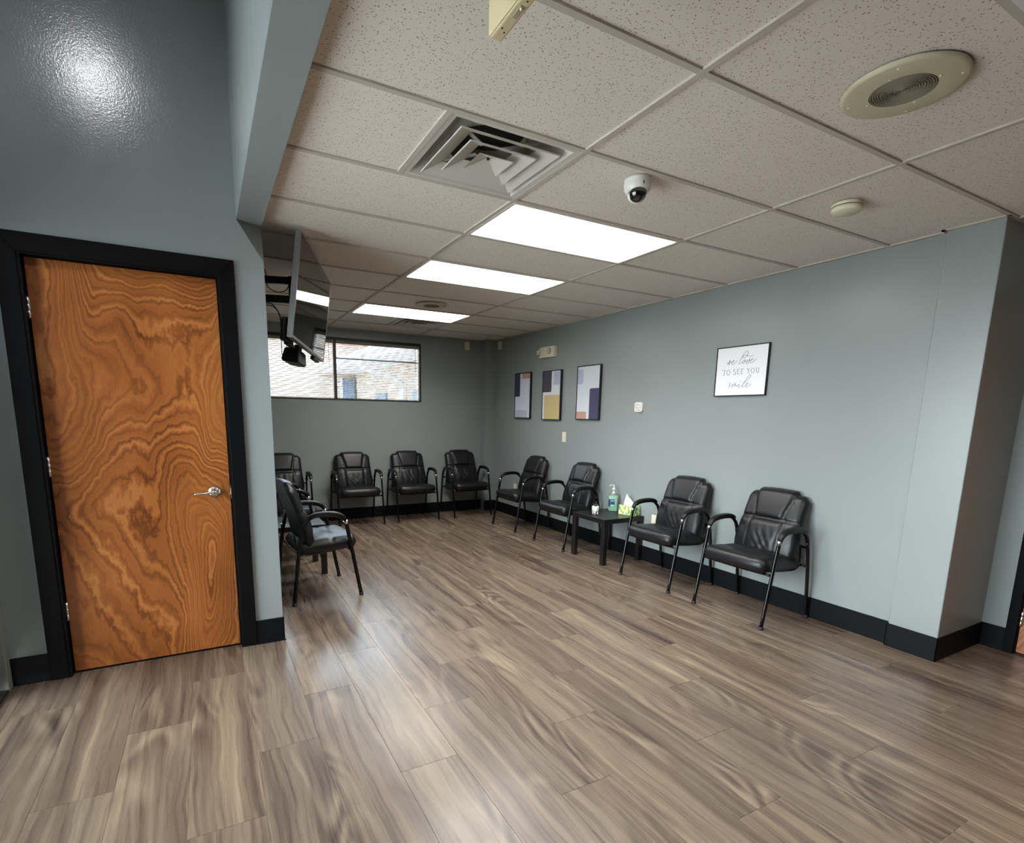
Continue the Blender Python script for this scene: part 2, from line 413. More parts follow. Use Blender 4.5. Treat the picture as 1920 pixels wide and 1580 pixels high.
bm.faces.new(bk[::-1]); bm.faces.new((vf[0], vf[5], bk[5], bk[0])); bm.faces.new((vf[0], bk[0], bk[1], vf[1]))
structure('wall_front', bm, WALLGLOSS)
structure('light_block_door', box_mesh(XS-0.1, XC-0.12, YD+0.125, YD+0.22, -0.05, HF+0.1), DECK)  # added unseen slab, stops sky light leaking in round the door
structure('light_block_recess', box_mesh(XR+0.125, XR+0.2, YR, CY0, -0.05, 2.8), DECK)  # unseen slab added behind the recess door to block leaking daylight
bm = B(); bm_box(bm, -1.285, -1.145, YR, YD+0.075, ZB, HF+0.05, bev=0.002)
structure('trim_1', bm, WALL)   # dropped header between the foyer and the waiting room
structure('wall_rear', box_mesh(XS-0.1, XR+0.2, YR-0.12, YR, -0.05, HF+0.1), WALL)
structure('ceiling_foyer', box_mesh(XS-0.1, -1.2, YR, YD+0.1, HF, HF+0.1), FOYER)
# entrance side: storefront glazing, wall above it
bm = B(); bm_box(bm, XS-0.12, XS, YR, YD, 2.45, HF+0.1); bm_box(bm, XS-0.12, XS, YR, -0.42, -0.05, 2.45)  # unseen solid end, added to keep daylight off the column's near face
structure('wall_entrance', bm, WALL)
w2 = structure('window_2', box_mesh(XS-0.07, XS-0.02, -0.42, 2.03, -0.002, 0.02), BRONZE)
obj('head', box_mesh(XS-0.07, XS-0.02, -0.42, 2.1, 2.38, 2.45), BRONZE, w2)
for yy in (-0.42, 0.82): obj('mullion', box_mesh(XS-0.075, XS-0.015, yy, yy+0.05, 0.0, 2.45, bev=0.003), BRONZE, w2)
obj('pane', box_mesh(XS-0.05, XS-0.044, -0.42, 2.0, 0.06, 2.38), GLASS, w2)
obj('jamb', box_mesh(XS-0.045, XS+0.012, 2.10, YD, 0.0, 2.45, bev=0.003), GREYJAMB, w2)
obj('stile', box_mesh(XS-0.09, XS-0.045, 1.99, 2.12, 0.0, 2.45, bev=0.003), BRONZE, w2)
obj('threshold', box_mesh(XS-0.12, XS+0.01, -0.42, YD, 0.0, 0.012, bev=0.003), BRONZE, w2)

# ------------------------------------------------------------ baseboards
def baseb(name, x0, x1, y0, y1, h=HB, f=0.006):
    bm = B(); bm_box(bm, x0, x1, y0, y1, 0.0005, h, bev=0.002)
    return structure(name, bm, BASE)
bt = 0.007
baseb('baseboard_back', XC, 2.305, D-bt, D)
baseb('baseboard_back_pilaster', 2.305-bt, W, 5.93-bt, 5.93)
baseb('baseboard_right', W-bt, W, CY1, 5.93-bt)
bm = B(); bm_box(bm, CX0-bt, CX0, CY0-bt, CY1+bt, 0.0005, HB, bev=0.002); bm_box(bm, CX0-bt, XR, CY0-bt, CY0, 0.0005, HB, bev=0.002)
bm_box(bm, CX0-bt, W, CY1, CY1+bt, 0.0005, HB, bev=0.002)
structure('baseboard_column', bm, BASE)
baseb('baseboard_right_recess', XR-bt, XR, DY1+0.052, CY0-bt)
baseb('baseboard_left', XC, XC+bt, YD+0.12, D)
bm = B(); bm_box(bm, -1.313, XC+bt, YD-bt-0.004, YD, 0.0005, HB, bev=0.002); bm_box(bm, XC, XC+bt, YD-bt-0.004, YD+0.12, 0.0005, HB, bev=0.002)
bm_box(bm, -1.313, XC+bt+0.006, YD-bt-0.012, YD, 0.0005, 0.006, bev=0.002)
structure('baseboard_front', bm, BASE)
baseb('baseboard_entrance', XS+0.012, -2.366, YD-bt, YD)
baseb('baseboard_rear', XS, XR, YR, YR+bt)

# ------------------------------------------------------------ suspended ceiling
ceil = structure('ceiling', box_mesh(-1.2, XR+0.2, YR-0.05, D+0.1, 2.76, 2.84), DECK)
def panel_mesh(w, l):
    k = ('t', round(w, 4), round(l, 4))
    if k not in _pc:
        bm = B(); bm_box(bm, -w/2, w/2, -l/2, l/2, 0.0, 0.014)
        _pc[k] = mesh_of('ceiling_tile', bm, TILE)
    return _pc[k]
XA = -1.145
bands = [(XA, 0.0), (0.0, TX), (TX, 2*TX), (2*TX, XR)]
light_cells = {(1, -2), (1, 2), (1, 4), (1, 7)}
def put_tile(x0, x1, y0, y1):
    g = 0.008
    obj('ceiling_tile', panel_mesh(x1-x0-2*g, y1-y0-2*g), TILE, ceil, ((x0+x1)/2, (y0+y1)/2, H+0.0065))
def bar(x0, x1, y0, y1, h=0.0):
    obj('grid_bar', box_mesh(x0, x1, y0, y1, H-0.0015+h, H+0.02), GRID, ceil)
GB = 0.012
for bi, (x0, x1) in enumerate(bands):
    for r in range(-6, 10):
        y0, y1 = r*TY, min((r+1)*TY, D)
        if (bi, r) in light_cells: continue
        if (bi, r) == (0, 1): put_tile(x0, -TX/2, y0, y1); continue
        if (bi, r) == (1, 8): put_tile(x0, TX/2, y0, y1); continue
        if bi == 3 and r > -1: continue
        xx1 = min(x1, W) if (bi == 2 and r >= 0) else x1
        put_tile(x0, xx1, y0, y1)
for x in (0.0, TX): bar(x-GB, x+GB, YR, D, -0.0005)
bar(2*TX-GB, 2*TX+GB, YR, CY0, -0.0005)
bar(-TX/2-GB, -TX/2+GB, TY+GB, 2*TY-GB); bar(TX/2-GB, TX/2+GB, 8*TY+GB, 9*TY-GB)
for r in range(-5, 10):
    xe = W if r > 0 else XR
    for (x0, x1) in ((XA, -GB), (GB, TX-GB), (TX+GB, min(2*TX-GB, xe))) + (((2*TX+GB, XR),) if r <= 0 else ()):
        if x1-x0 > 0.05: bar(x0, x1, r*TY-GB, r*TY+GB)
def angle(name_, x0, x1, y0, y1): obj('wall_angle', box_mesh(x0, x1, y0, y1, H-0.003, H+0.02), GRID, ceil)
angle('', W-0.02, W, CY1, D); angle('', XC, W, D-0.02, D); angle('', CX0-0.02, CX0, CY0-0.02, CY1+0.02)
angle('', CX0-0.02, W, CY1, CY1+0.02); angle('', CX0-0.02, XR, CY0-0.02, CY0); angle('', XC, XC+0.02, YD+0.12, D)

# recessed troffers
def troffer(r, label):
    t = thing('ceiling_light', label, 'ceiling light', (TX/2, (r+0.5)*TY, H), 0, 'recessed troffers in the tiled ceiling')
    hx, hy = TX/2-GB, TY/2-GB
    bm = B()
    for a in ((-hx, hx, -hy, -hy+0.018), (-hx, hx, hy-0.018, hy), (-hx, -hx+0.018, -hy+0.018, hy-0.018), (hx-0.018, hx, -hy+0.018, hy-0.018)):
        bm_box(bm, a[0], a[1], a[2], a[3], -0.004, 0.012)
    obj('frame', bm, OFFWHITE, t)
    obj('housing', box_mesh(-hx, hx, -hy, hy, 0.03, 0.09), OFFWHITE, t)
    obj('diffuser', box_mesh(-hx+0.016, hx-0.016, -hy+0.016, hy-0.016, 0.004, 0.010), LIT, t)
    ld = bpy.data.lights.new('troffer_lamp', 'AREA'); ld.shape = 'RECTANGLE'; ld.size = 2*hx-0.04; ld.size_y = 2*hy-0.04; ld.energy = TROFFER_W; ld.spread = 2.45; ld.color = (1.0, 0.975, 0.94)
    lo = bpy.data.objects.new('lamp', ld); COL.objects.link(lo); lo.parent = t; lo.location = (0, 0, 0.002)
troffer(2, 'lit white ceiling panel nearest the square vent, largest of the three in the room')
troffer(4, 'lit white ceiling panel in the middle of the row of three')
troffer(7, 'lit white ceiling panel farthest away, beside the small vent near the window')
troffer(-2, 'lit ceiling panel cut off by the top right corner, near the large round speaker')
# foyer downlight
t = thing('recessed_downlight', 'round lit downlight in the high foyer ceiling, out of the picture', 'ceiling light', (-2.07, 0.52, HF), 0)
bm = B(); bm_lathe(bm, [(0.085, -0.001), (0.105, -0.006), (0.108, 0.0)], 32); obj('trim_ring', bm, OFFWHITE, t)
bm = B(); bm_lathe(bm, [(0.0, -0.002), (0.085, -0.002)], 32); obj('lens', bm, LITCAN, t, fix=False)

# ------------------------------------------------------------ ceiling vents
def vent(x, y, label, group='square ceiling diffusers'):
    t = thing('ceiling_vent', label, 'vent', (x, y, H), 0, group)
    hx, hy = TX/4-GB, TY/2-GB
    def ring(bm, o0, z0, i0, z1, th=0.004):
        for s in range(4):
            c = lambda hx_, hy_, z: [(-hx_, -hy_, z), (hx_, -hy_, z), (hx_, hy_, z), (-hx_, hy_, z)]
            A, Bq = c(*o0, z0), c(*i0, z1); j = (s+1) % 4
            bm_poly(bm, [A[s], A[j], Bq[j], Bq[s]])
    bm = B(); ring(bm, (hx, hy), 0.0, (0.277, 0.270), 0.002); ring(bm, (0.277, 0.270), 0.002, (0.232, 0.225), 0.05); ring(bm, (0.232, 0.225), 0.05, (0.205, 0.2), 0.062)
    ring(bm, (hx, hy), 0.0, (hx, hy), 0.03)
    bmesh.ops.remove_doubles(bm, verts=bm.verts, dist=0.0002); obj('panel', bm, VENT, t)
    bm = B(); N_ = 48; a_o = []; a_i = []
    for k in range(N_):
        a = 2*PI*k/N_; m_ = max(abs(math.cos(a)), abs(math.sin(a)))
        a_o.append(bm.verts.new((0.206*math.cos(a)/m_, 0.201*math.sin(a)/m_, 0.062))); a_i.append(bm.verts.new((0.186*math.cos(a), 0.186*math.sin(a), 0.064)))
    for k in range(N_): bm.faces.new((a_o[k], a_o[(k+1) % N_], a_i[(k+1) % N_], a_i[k]))
    obj('back_plate', bm, VENT, t)
    bm = B(); bm_lathe(bm, [(0.186, 0.0635), (0.184, 0.085), (0.165, 0.125)], 40); obj('duct_collar', bm, SPKGAP, t)
    bm = B(); bm_lathe(bm, [(0.165, 0.124), (0.0, 0.126)], 40); obj('duct_dark', bm, DARKHOLE, t)
    for k, (h, z) in enumerate(((0.235, -0.006), (0.16, -0.008))):
        bm = B(); ring(bm, (h, h*0.96), z, (h-0.078, (h-0.078)*0.96), z+0.034); ring(bm, (h, h*0.96), z, (h+0.003, (h+0.003)*0.96), z+0.004)
        ring(bm, (h+0.003, (h+0.003)*0.96), z+0.004, (h-0.074, (h-0.074)*0.96), z+0.039)
        ring(bm, (h-0.078, (h-0.078)*0.96), z+0.034, (h-0.074, (h-0.074)*0.96), z+0.039)
        obj('louvre', bm, VENT, t)
    bm = B(); hc = 0.085
    c = [(-hc, -hc, -0.010), (hc, -hc, -0.010), (hc, hc, -0.010), (-hc, hc, -0.010)]
    for s in range(4): bm_poly(bm, [c[s], c[(s+1) % 4], (0, 0, 0.022)])
    for s in range(4): bm_poly(bm, [c[s], c[(s+1) % 4], (0, 0, 0.035)])
    cc = obj('core', bm, VENT, t)
    bm = B(); bm_lathe(bm, [(0, 0.012), (0.005, 0.012), (0.006, 0.02)], 12); obj('screw', bm, DARKHOLE, cc)
    for a in (0.6, 2.2, 3.9, 5.4):
        bm = B(); bm_box(bm, -0.01, 0.01, 0.06, 0.225, 0.046, 0.05); bmesh.ops.rotate(bm, verts=bm.verts, matrix=Matrix.Rotation(a, 3, 'Z')); obj('bracket', bm, VENT, t)
    return t
vent(-TX/4, 1.5*TY, 'large square stepped ceiling vent with dusty louvres, beside the nearest light panel')
vent(TX*0.75, 8.5*TY, 'small-looking distant square ceiling vent beside the farthest light panel')

# ------------------------------------------------------------ speakers, detector, dome camera
def speaker(x, y, r, label):
    t = thing('ceiling_speaker', label, 'speaker', (x, y, H), 0, 'round ceiling speakers')
    bm = B(); bm_lathe(bm, [(r*0.53, -0.012), (r*0.93, -0.013), (r*0.985, -0.010), (r, -0.002), (r, 0.001)], 64); obj('ring', bm, SPKRING, t)
    prof = [(0, -0.010)]
    n = 13
    for k in range(n):
        r0 = r*0.53*(k+0.2)/n; r1 = r*0.53*(k+0.55)/n; r2 = r*0.53*(k+1)/n
        prof += [(r0, -0.0125), (r1, -0.0125), ((r1+r2)/2, -0.0085)]
    prof.append((r*0.53, -0.012))
    bm = B(); bm_lathe(bm, prof, 48, smooth=False)
    for f in bm.faces:
        if len(f.verts) == 4 and abs(f.normal.z) < 0.9: f.material_index = 1
    obj('grille', bm, [SPKGRILL, SPKGAP], t)
    for rr, a0 in ((0.86, 0.35), (0.58, 0.1)):
        for k in range(4):
            a = a0+k*PI/2; bm = B(); bm_lathe(bm, [(0, -0.0165), (0.003, -0.0155), (0.0045, -0.012)], 10, (r*rr*math.cos(a), r*rr*math.sin(a), 0)); obj('screw', bm, IVORY, t)
speaker(0.648, -0.285, 0.180, 'large beige round ceiling speaker at the upper right with concentric grille')
speaker(0.632, 3.975, 0.160, 'distant pale round ceiling speaker just before the farthest light panel')
t = thing('smoke_detector', 'cream round smoke detector on the ceiling tile near the column', 'smoke detector', (1.525, 0.362, H))
bm = B(); bm_lathe(bm, [(0.0, 0.0), (0.072, 0.0), (0.073, -0.014), (0.070, -0.0155)], 40); obj('base', bm, IVORY, t)
bm = B(); bm_lathe(bm, [(0.066, -0.0145), (0.066, -0.0185)], 40); obj('gap', bm, DARKHOLE, t)
bm = B(); bm_lathe(bm, [(0.066, -0.018), (0.071, -0.019), (0.072, -0.034), (0.062, -0.044), (0.0, -0.046)], 40); obj('cover', bm, IVORY, t)
t = thing('security_camera', 'white dome security camera with a black lens on the ceiling', 'camera', (0.383, 0.70, H))
bm = B(); bm_lathe(bm, [(0.0, 0.0), (0.062, 0.0), (0.063, -0.012), (0.062, -0.013), (0.064, -0.02), (0.062, -0.045), (0.052, -0.062), (0.045, -0.064)], 40); obj('housing', bm, OFFWHITE, t)
bm = B(); bm_lathe(bm, [(0.045, -0.055)] + [(0.046*math.cos(a), -0.060-0.046*math.sin(a)) for a in [i*PI/2/8 for i in range(9)]], 32)
bmesh.ops.rotate(bm, verts=bm.verts, matrix=Matrix.Rotation(0.2, 3, 'Y'), cent=(0, 0, -0.06)); obj('inner_cup', bm, OFFWHITE, t)
bm = B(); bmesh.ops.create_uvsphere(bm, u_segments=28, v_segments=18, radius=0.0435, matrix=Matrix.Translation((-0.008, -0.012, -0.062)))
for f in bm.faces: f.smooth = True
dm = obj('lens_dome', bm, DOME, t)
bm = B(); bm_box(bm, -0.02, -0.016, -0.062, -0.058, -0.040, -0.026); obj('slot', bm, DARKHOLE, t)

# ------------------------------------------------------------ exit sign hanging from the ceiling (its lower end shows)
t = thing('exit_sign', 'cream hanging exit sign housing cut off by the top edge, seen from below', 'exit sign', (-0.853, -0.32, 2.364))
bm = B(); bm_box(bm, -0.0165, 0.0165, -0.17, 0.17, 0.0, 0.20, bev=0.006, seg=3); obj('housing', bm, CREAM, t)
bm = B(); bm_box(bm, -0.0195, -0.016, -0.168, 0.168, 0.002, 0.198, bev=0.0015); obj('face_panel', bm, CREAM, t)
bm = B(); bm_box(bm, -0.03, 0.03, -0.06, 0.06, 0.20, H-2.364, bev=0.004); obj('canopy', bm, CREAM, t)
bm = B(); bm_box(bm, -0.006, 0.006, 0.045, 0.085, -0.0015, 0.001, bev=0.0007); tr_ = obj('test_slot', bm, SPKGRILL, t)
bm = B(); bm_lathe(bm, [(0, -0.005), (0.0035, -0.004), (0.004, 0.0)], 12, (0, 0.052, 0)); obj('test_button', bm, IVORY, tr_)
for yy, xx in ((0.03, 0.002), (0.021, 0.004), (0.012, 0.006), (0.125, -0.007), (0.135, 0.004)):
    bm = B(); bm_lathe(bm, [(0, -0.001), (0.002, -0.001), (0.002, 0.0)], 10, (xx, yy, 0)); obj('indicator_hole', bm, DARKHOLE, t)

# ------------------------------------------------------------ doors
def lever(parent, x, y, z, sx, n, u, mat=SATIN):
    """door handle: rose + lever; n = outward normal, u = lever direction"""
    n, u = Vector(n), Vector(u); o = Vector((x, y, z))
    M = Matrix((( u.x, 0, n.x, o.x), (u.y, 0, n.y, o.y), (u.z, 1, n.z, o.z), (0, 0, 0, 1)))
    bm = B(); bm_lathe(bm, [(0, 0.018), (0.018, 0.017), (0.030, 0.010), (0.034, 0.004), (0.0345, 0.0)], 36); bm.transform(M)
    h = obj('door_handle', bm, mat, parent)
    bm = B(); bm_lathe(bm, [(0.012, 0.01), (0.012, 0.050), (0.010, 0.053), (0, 0.053)], 24); bm.transform(M); obj('spindle', bm, mat, h)
    bm = B(); bm_tube(bm, [(-0.012, 0.0, 0.043), (0.02, 0.0, 0.044), (0.06, -0.004, 0.043), (0.105, -0.006, 0.038)], lambda t: 0.0115-0.002*t, 12, 5, flat=0.62); bm.transform(M)
    obj('lever', bm, mat, h)
yf = YD+0.032
d1 = structure('door_1', box_mesh(DX0+0.008, DX1-0.006, yf, yf+0.045, 0.012, DT-0.006, bev=0.0015), DOORWOOD)
bm = B()   # casing with mitred corners, one board per side
cx0, cx1, cz = -2.366, -1.313, 2.345; yc = YD-0.016
ix0, ix1, iz = -2.283, -1.395, 2.252
def board(q, parent):
    bm = B(); a = [bm.verts.new((x, yc, z)) for x, z in q]; b = [bm.verts.new((x, YD, z)) for x, z in q]
    bm.faces.new(a); bm.faces.new(b[::-1])
    for i in range(4): bm.faces.new((a[i], a[(i+1) % 4], b[(i+1) % 4], b[i]))
    bmesh.ops.recalc_face_normals(bm, faces=bm.faces)
    bmesh.ops.bevel(bm, geom=[e for e in bm.edges if all(abs(v.co.y-yc) < 1e-5 for v in e.verts)], offset=0.002, segments=1, affect='EDGES')
    return obj('casing', bm, CASING, parent)
board([(cx0, 0.001), (ix0, 0.001), (ix0, iz), (cx0, cz)], d1)
board([(cx0, cz), (ix0, iz), (ix1, iz), (cx1, cz)], d1)
board([(ix1, 0.001), (cx1, 0.001), (cx1, cz), (ix1, iz)], d1)
bm = B(); bm_box(bm, ix0, DX0+0.002, YD-0.012, yf+0.05, 0.001, iz); bm_box(bm, DX1-0.002, ix1, YD-0.012, yf+0.05, 0.001, iz); bm_box(bm, DX0, DX1, YD-0.012, yf+0.05, DT-0.002, iz)
obj('jamb', bm, CASING, d1)
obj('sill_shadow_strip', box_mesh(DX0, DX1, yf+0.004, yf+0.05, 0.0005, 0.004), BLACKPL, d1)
for z in (1.995, 1.183, 0.372):
    bm = B(); bm_lathe(bm, [(0, -0.052), (0.007, -0.052), (0.0075, -0.018), (0.006, -0.017), (0.0075, -0.016), (0.0075, 0.016), (0.006, 0.017), (0.0075, 0.018), (0.007, 0.052), (0, 0.052)], 14, (DX0+0.006, yf-0.006, z))
    obj('hinge', bm, STEELHINGE, d1)
lever(d1, -1.495, yf, 1.008, 1, (0, -1, 0), (-1, 0, 0))
obj('strike_plate', box_mesh(DX1-0.0035, DX1-0.0015, YD+0.002, yf-0.002, 0.965, 1.045), STEELHINGE, d1)
obj('latch', box_mesh(DX1-0.006, DX1-0.001, yf-0.004, yf+0.012, 0.985, 1.025, bev=0.001), STEELHINGE, d1)

# door in the recess at the right edge
bm = B(); bm_box(bm, -0.0225, 0.0225, DY0+0.006, DY1-0.004, 0.012, DT-0.006, bev=0.0015); bm.transform(Matrix.Rotation(0, 4, 'Z'))
d2 = structure('door_2', box_mesh(-0.4555, 0.4555, -0.0225, 0.0225, 0.012, DT-0.006, bev=0.0015), DOORWOOD); bm.free()
d2.matrix_world = Matrix.Translation((XR+0.036, (DY0+DY1)/2, 0)) @ Matrix.Rotation(PI/2, 4, 'Z')
def local2(o): o.matrix_parent_inverse = d2.matrix_world.inverted(); return o
for a in ((XR-0.016, XR, DY1-0.002, DY1+0.052, 0.001, 2.345), (XR-0.016, XR, DY0-0.052, DY0+0.002, 0.001, 2.345), (XR-0.016, XR, DY0+0.002, DY1-0.002, DZ, 2.345)):
    local2(obj('casing', box_mesh(*a, bev=0.002), CASING, d2))
bm = B(); bm_box(bm, XR, XR+0.07, DY1-0.006, DY1, 0.001, DZ); bm_box(bm, XR, XR+0.07, DY0, DY0+0.004, 0.001, DZ); bm_box(bm, XR, XR+0.07, DY0, DY1, DZ-0.004, DZ)
local2(obj('jamb', bm, CASING, d2))
for z in (1.98, 1.10, 0.24):
    bm = B(); bm_lathe(bm, [(0, -0.05), (0.0075, -0.05), (0.0078, -0.017), (0.006, -0.016), (0.0078, -0.015), (0.0078, 0.015), (0.006, 0.016), (0.0078, 0.017), (0.0075, 0.05), (0, 0.05)], 14, (XR+0.006, DY1-0.010, z))
    local2(obj('hinge', bm, STEELHINGE, d2))

# ------------------------------------------------------------ far window, blinds
w1 = structure('window_1', box_mesh(wx0, wx1, D-0.004, D+0.055, wz1-0.036, wz1), WINFRAME)
obj('window_sill', box_mesh(wx0, wx1, D-0.008, D+0.055, wz0, wz0+0.018, bev=0.002), WINFRAME, w1)
for a in ((wx0, wx0+0.022), (wx1-0.026, wx1)): obj('side_frame', box_mesh(a[0], a[1], D-0.004, D+0.055, wz0+0.018, wz1-0.036), WINFRAME, w1)
mxa, mxb = 0.058, 0.098
obj('mullion', box_mesh(mxa, mxb, D-0.001, D+0.075, wz0+0.018, wz1-0.036, bev=0.002), BRONZE, w1)
obj('muntin', box_mesh(mxb, wx1-0.026, D+0.062, D+0.082, 2.215, 2.235), BRONZE, w1)
obj('pane', box_mesh(wx0+0.02, mxa, D+0.085, D+0.09, wz0+0.018, wz1-0.036), TINTED, w1)
obj('pane', box_mesh(mxb, wx1-0.024, D+0.085, D+0.09, wz0+0.018, wz1-0.036), TINTED, w1)
_sl = {}
def blind(x0, x1, label):
    t = thing('window_blind', label, 'window blind', ((x0+x1)/2, D+0.028, wz0), 0, 'mini blinds in the far window')
    w = x1-x0-0.008
    bm = B(); bm_box(bm, -w/2, w/2, -0.018, 0.018, wz1-wz0-0.078, wz1-wz0-0.037, bev=0.002); obj('head_rail', bm, HEADRAIL, t)
    obj('bottom_rail', box_mesh(-w/2, w/2, -0.012, 0.012, 0.020, 0.031, bev=0.002), BLIND, t)
    n = 31; z0, z1 = 0.046, wz1-wz0-0.09
    bm = B()
    th = 0.42
    pr = [(-0.0115, -0.0015), (-0.006, 0.0008), (0, 0.0015), (0.006, 0.0008), (0.0115, -0.0015)]
    a = [[bm.verts.new((x, p[0]*math.cos(th)-p[1]*math.sin(th), p[0]*math.sin(th)+p[1]*math.cos(th)+dz)) for p in pr] for x in (-w/2, w/2) for dz in (0, 0.0004)]
    for i in range(4):
        bm.faces.new((a[0][i], a[0][i+1], a[2][i+1], a[2][i])); bm.faces.new((a[1][i], a[1][i+1], a[3][i+1], a[3][i]))
    me = mesh_of('slat', bm, BLIND)
    for k in range(n): obj('slat', me, BLIND, t, (0, 0, z0+(z1-z0)*k/(n-1)))
    for fx in (-0.40, 0.0, 0.40):
        bm = B()
        for yy in (-0.0125, 0.0125): bm_box(bm, fx*w-0.0006, fx*w+0.0006, yy-0.0006, yy+0.0006, 0.03, wz1-wz0-0.07)
        obj('ladder_cord', bm, CORD, t)
    bm = B(); bm_tube(bm, [(w/2-0.05, -0.022, wz1-wz0-0.07), (w/2-0.05, -0.023, 0.42)], 0.004, 8, 1); obj('tilt_wand', bm, CORD, t)
blind(wx0+0.024, mxa-0.002, 'white slatted window blind left of the dark mullion, half behind the television')
blind(mxb+0.002, wx1-0.028, 'white slatted window blind right of the dark mullion in the far window')

# ------------------------------------------------------------ outside the far window
nb = thing('brick_building', 'tan brick building with white eaves seen through the far window blinds', 'building', (0, 12, 0))
def ob(name, bm, m): 
    o = obj(name, bm, m, nb); o.location = (0, -12, 0); return o
ob('rear_wall', box_mesh(-9, 9, 14.5, 14.8, -0.3, 3.6), BRICK)
ob('side_wall', box_mesh(2.45, 2.75, 7.6, 14.5, -0.3, 2.62), BRICK)
ob('soffit', box_mesh(1.52, 2.75, 7.0, 14.4, 2.60, 2.63), WHITEPAINT)
ob('fascia', box_mesh(1.50, 1.53, 7.0, 14.4, 2.58, 2.76), WHITEPAINT)
bm = B(); bm_prism(bm, [(0, 0), (-0.09, 0.02), (-0.12, 0.12), (-0.105, 0.12), (-0.08, 0.035), (0, 0.015)], (1.50, 7.0, 2.66), (1, 0, 0), (0, 0, 1), (0, 1, 0), 7.4); ob('gutter', bm, WHITEPAINT)
bm = B(); bm_tube(bm, [(1.44, 10, 2.68), (1.44, 10, 2.52), (1.50, 10, 2.42), (1.78, 10, 2.36), (2.10, 10, 2.30), (2.32, 10, 2.17), (2.36, 10, 2.0), (2.36, 10, 0.1)], 0.045, 10, 6); ob('downspout', bm, WHITEPAINT)
bm = B(); bm_poly(bm, [(1.40, 7, 2.78), (1.40, 14.5, 2.78), (6, 14.5, 4.6), (6, 7, 4.6)]); bm_poly(bm, [(1.40, 7, 2.76), (1.40, 14.5, 2.76), (6, 14.5, 4.58), (6, 7, 4.58)]); ob('shingle_roof', bm, REDROOF)
bm = B(); bm_poly(bm, [(-9, 14.2, 3.5), (9, 14.2, 3.5), (9, 18, 5.4), (-9, 18, 5.4)]); ob('rear_roof', bm, REDROOF)
for x0, x1 in ((2.05, 2.40), (2.50, 2.62)):
    bm = B(); bm_box(bm, x0, x1, 14.42, 14.5, 0.1, 2.45); ob('glass_door', bm, EXTBLUE)
    bm = B(); bm_box(bm, x0-0.05, x0, 14.40, 14.5, 0.0, 2.5); ob('door_frame', bm, WHITEPAINT)
for yy in (8.6, 11.4):
    bm = B(); bm_box(bm, 2.40, 2.45, yy, yy+0.9, 0.9, 2.0); ob('side_window', bm, EXTBLUE)
g_ = structure('ground_outside', box_mesh(-14, 14, D+0.3, 22, -0.5, -0.3), CONCRETE)
structure('pavement_outside', box_mesh(-9, XS-0.12, -9, 5, -0.2, -0.02), CONCRETE)
fb = thing('brick_pier', 'dark brown brick pier outside the entrance glass, a sliver at the left edge', 'pillar', (-3.05, 2.55, 0))
obj('shaft', box_mesh(-0.3, 0.28, -0.25, 0.3, 0.02, 3.2), material('dark_brown_brick', srgb(70, 58, 50), 0.9), fb)
obj('plinth', box_mesh(-0.33, 0.31, -0.28, 0.33, -0.02, 0.02), CONCRETE, fb)

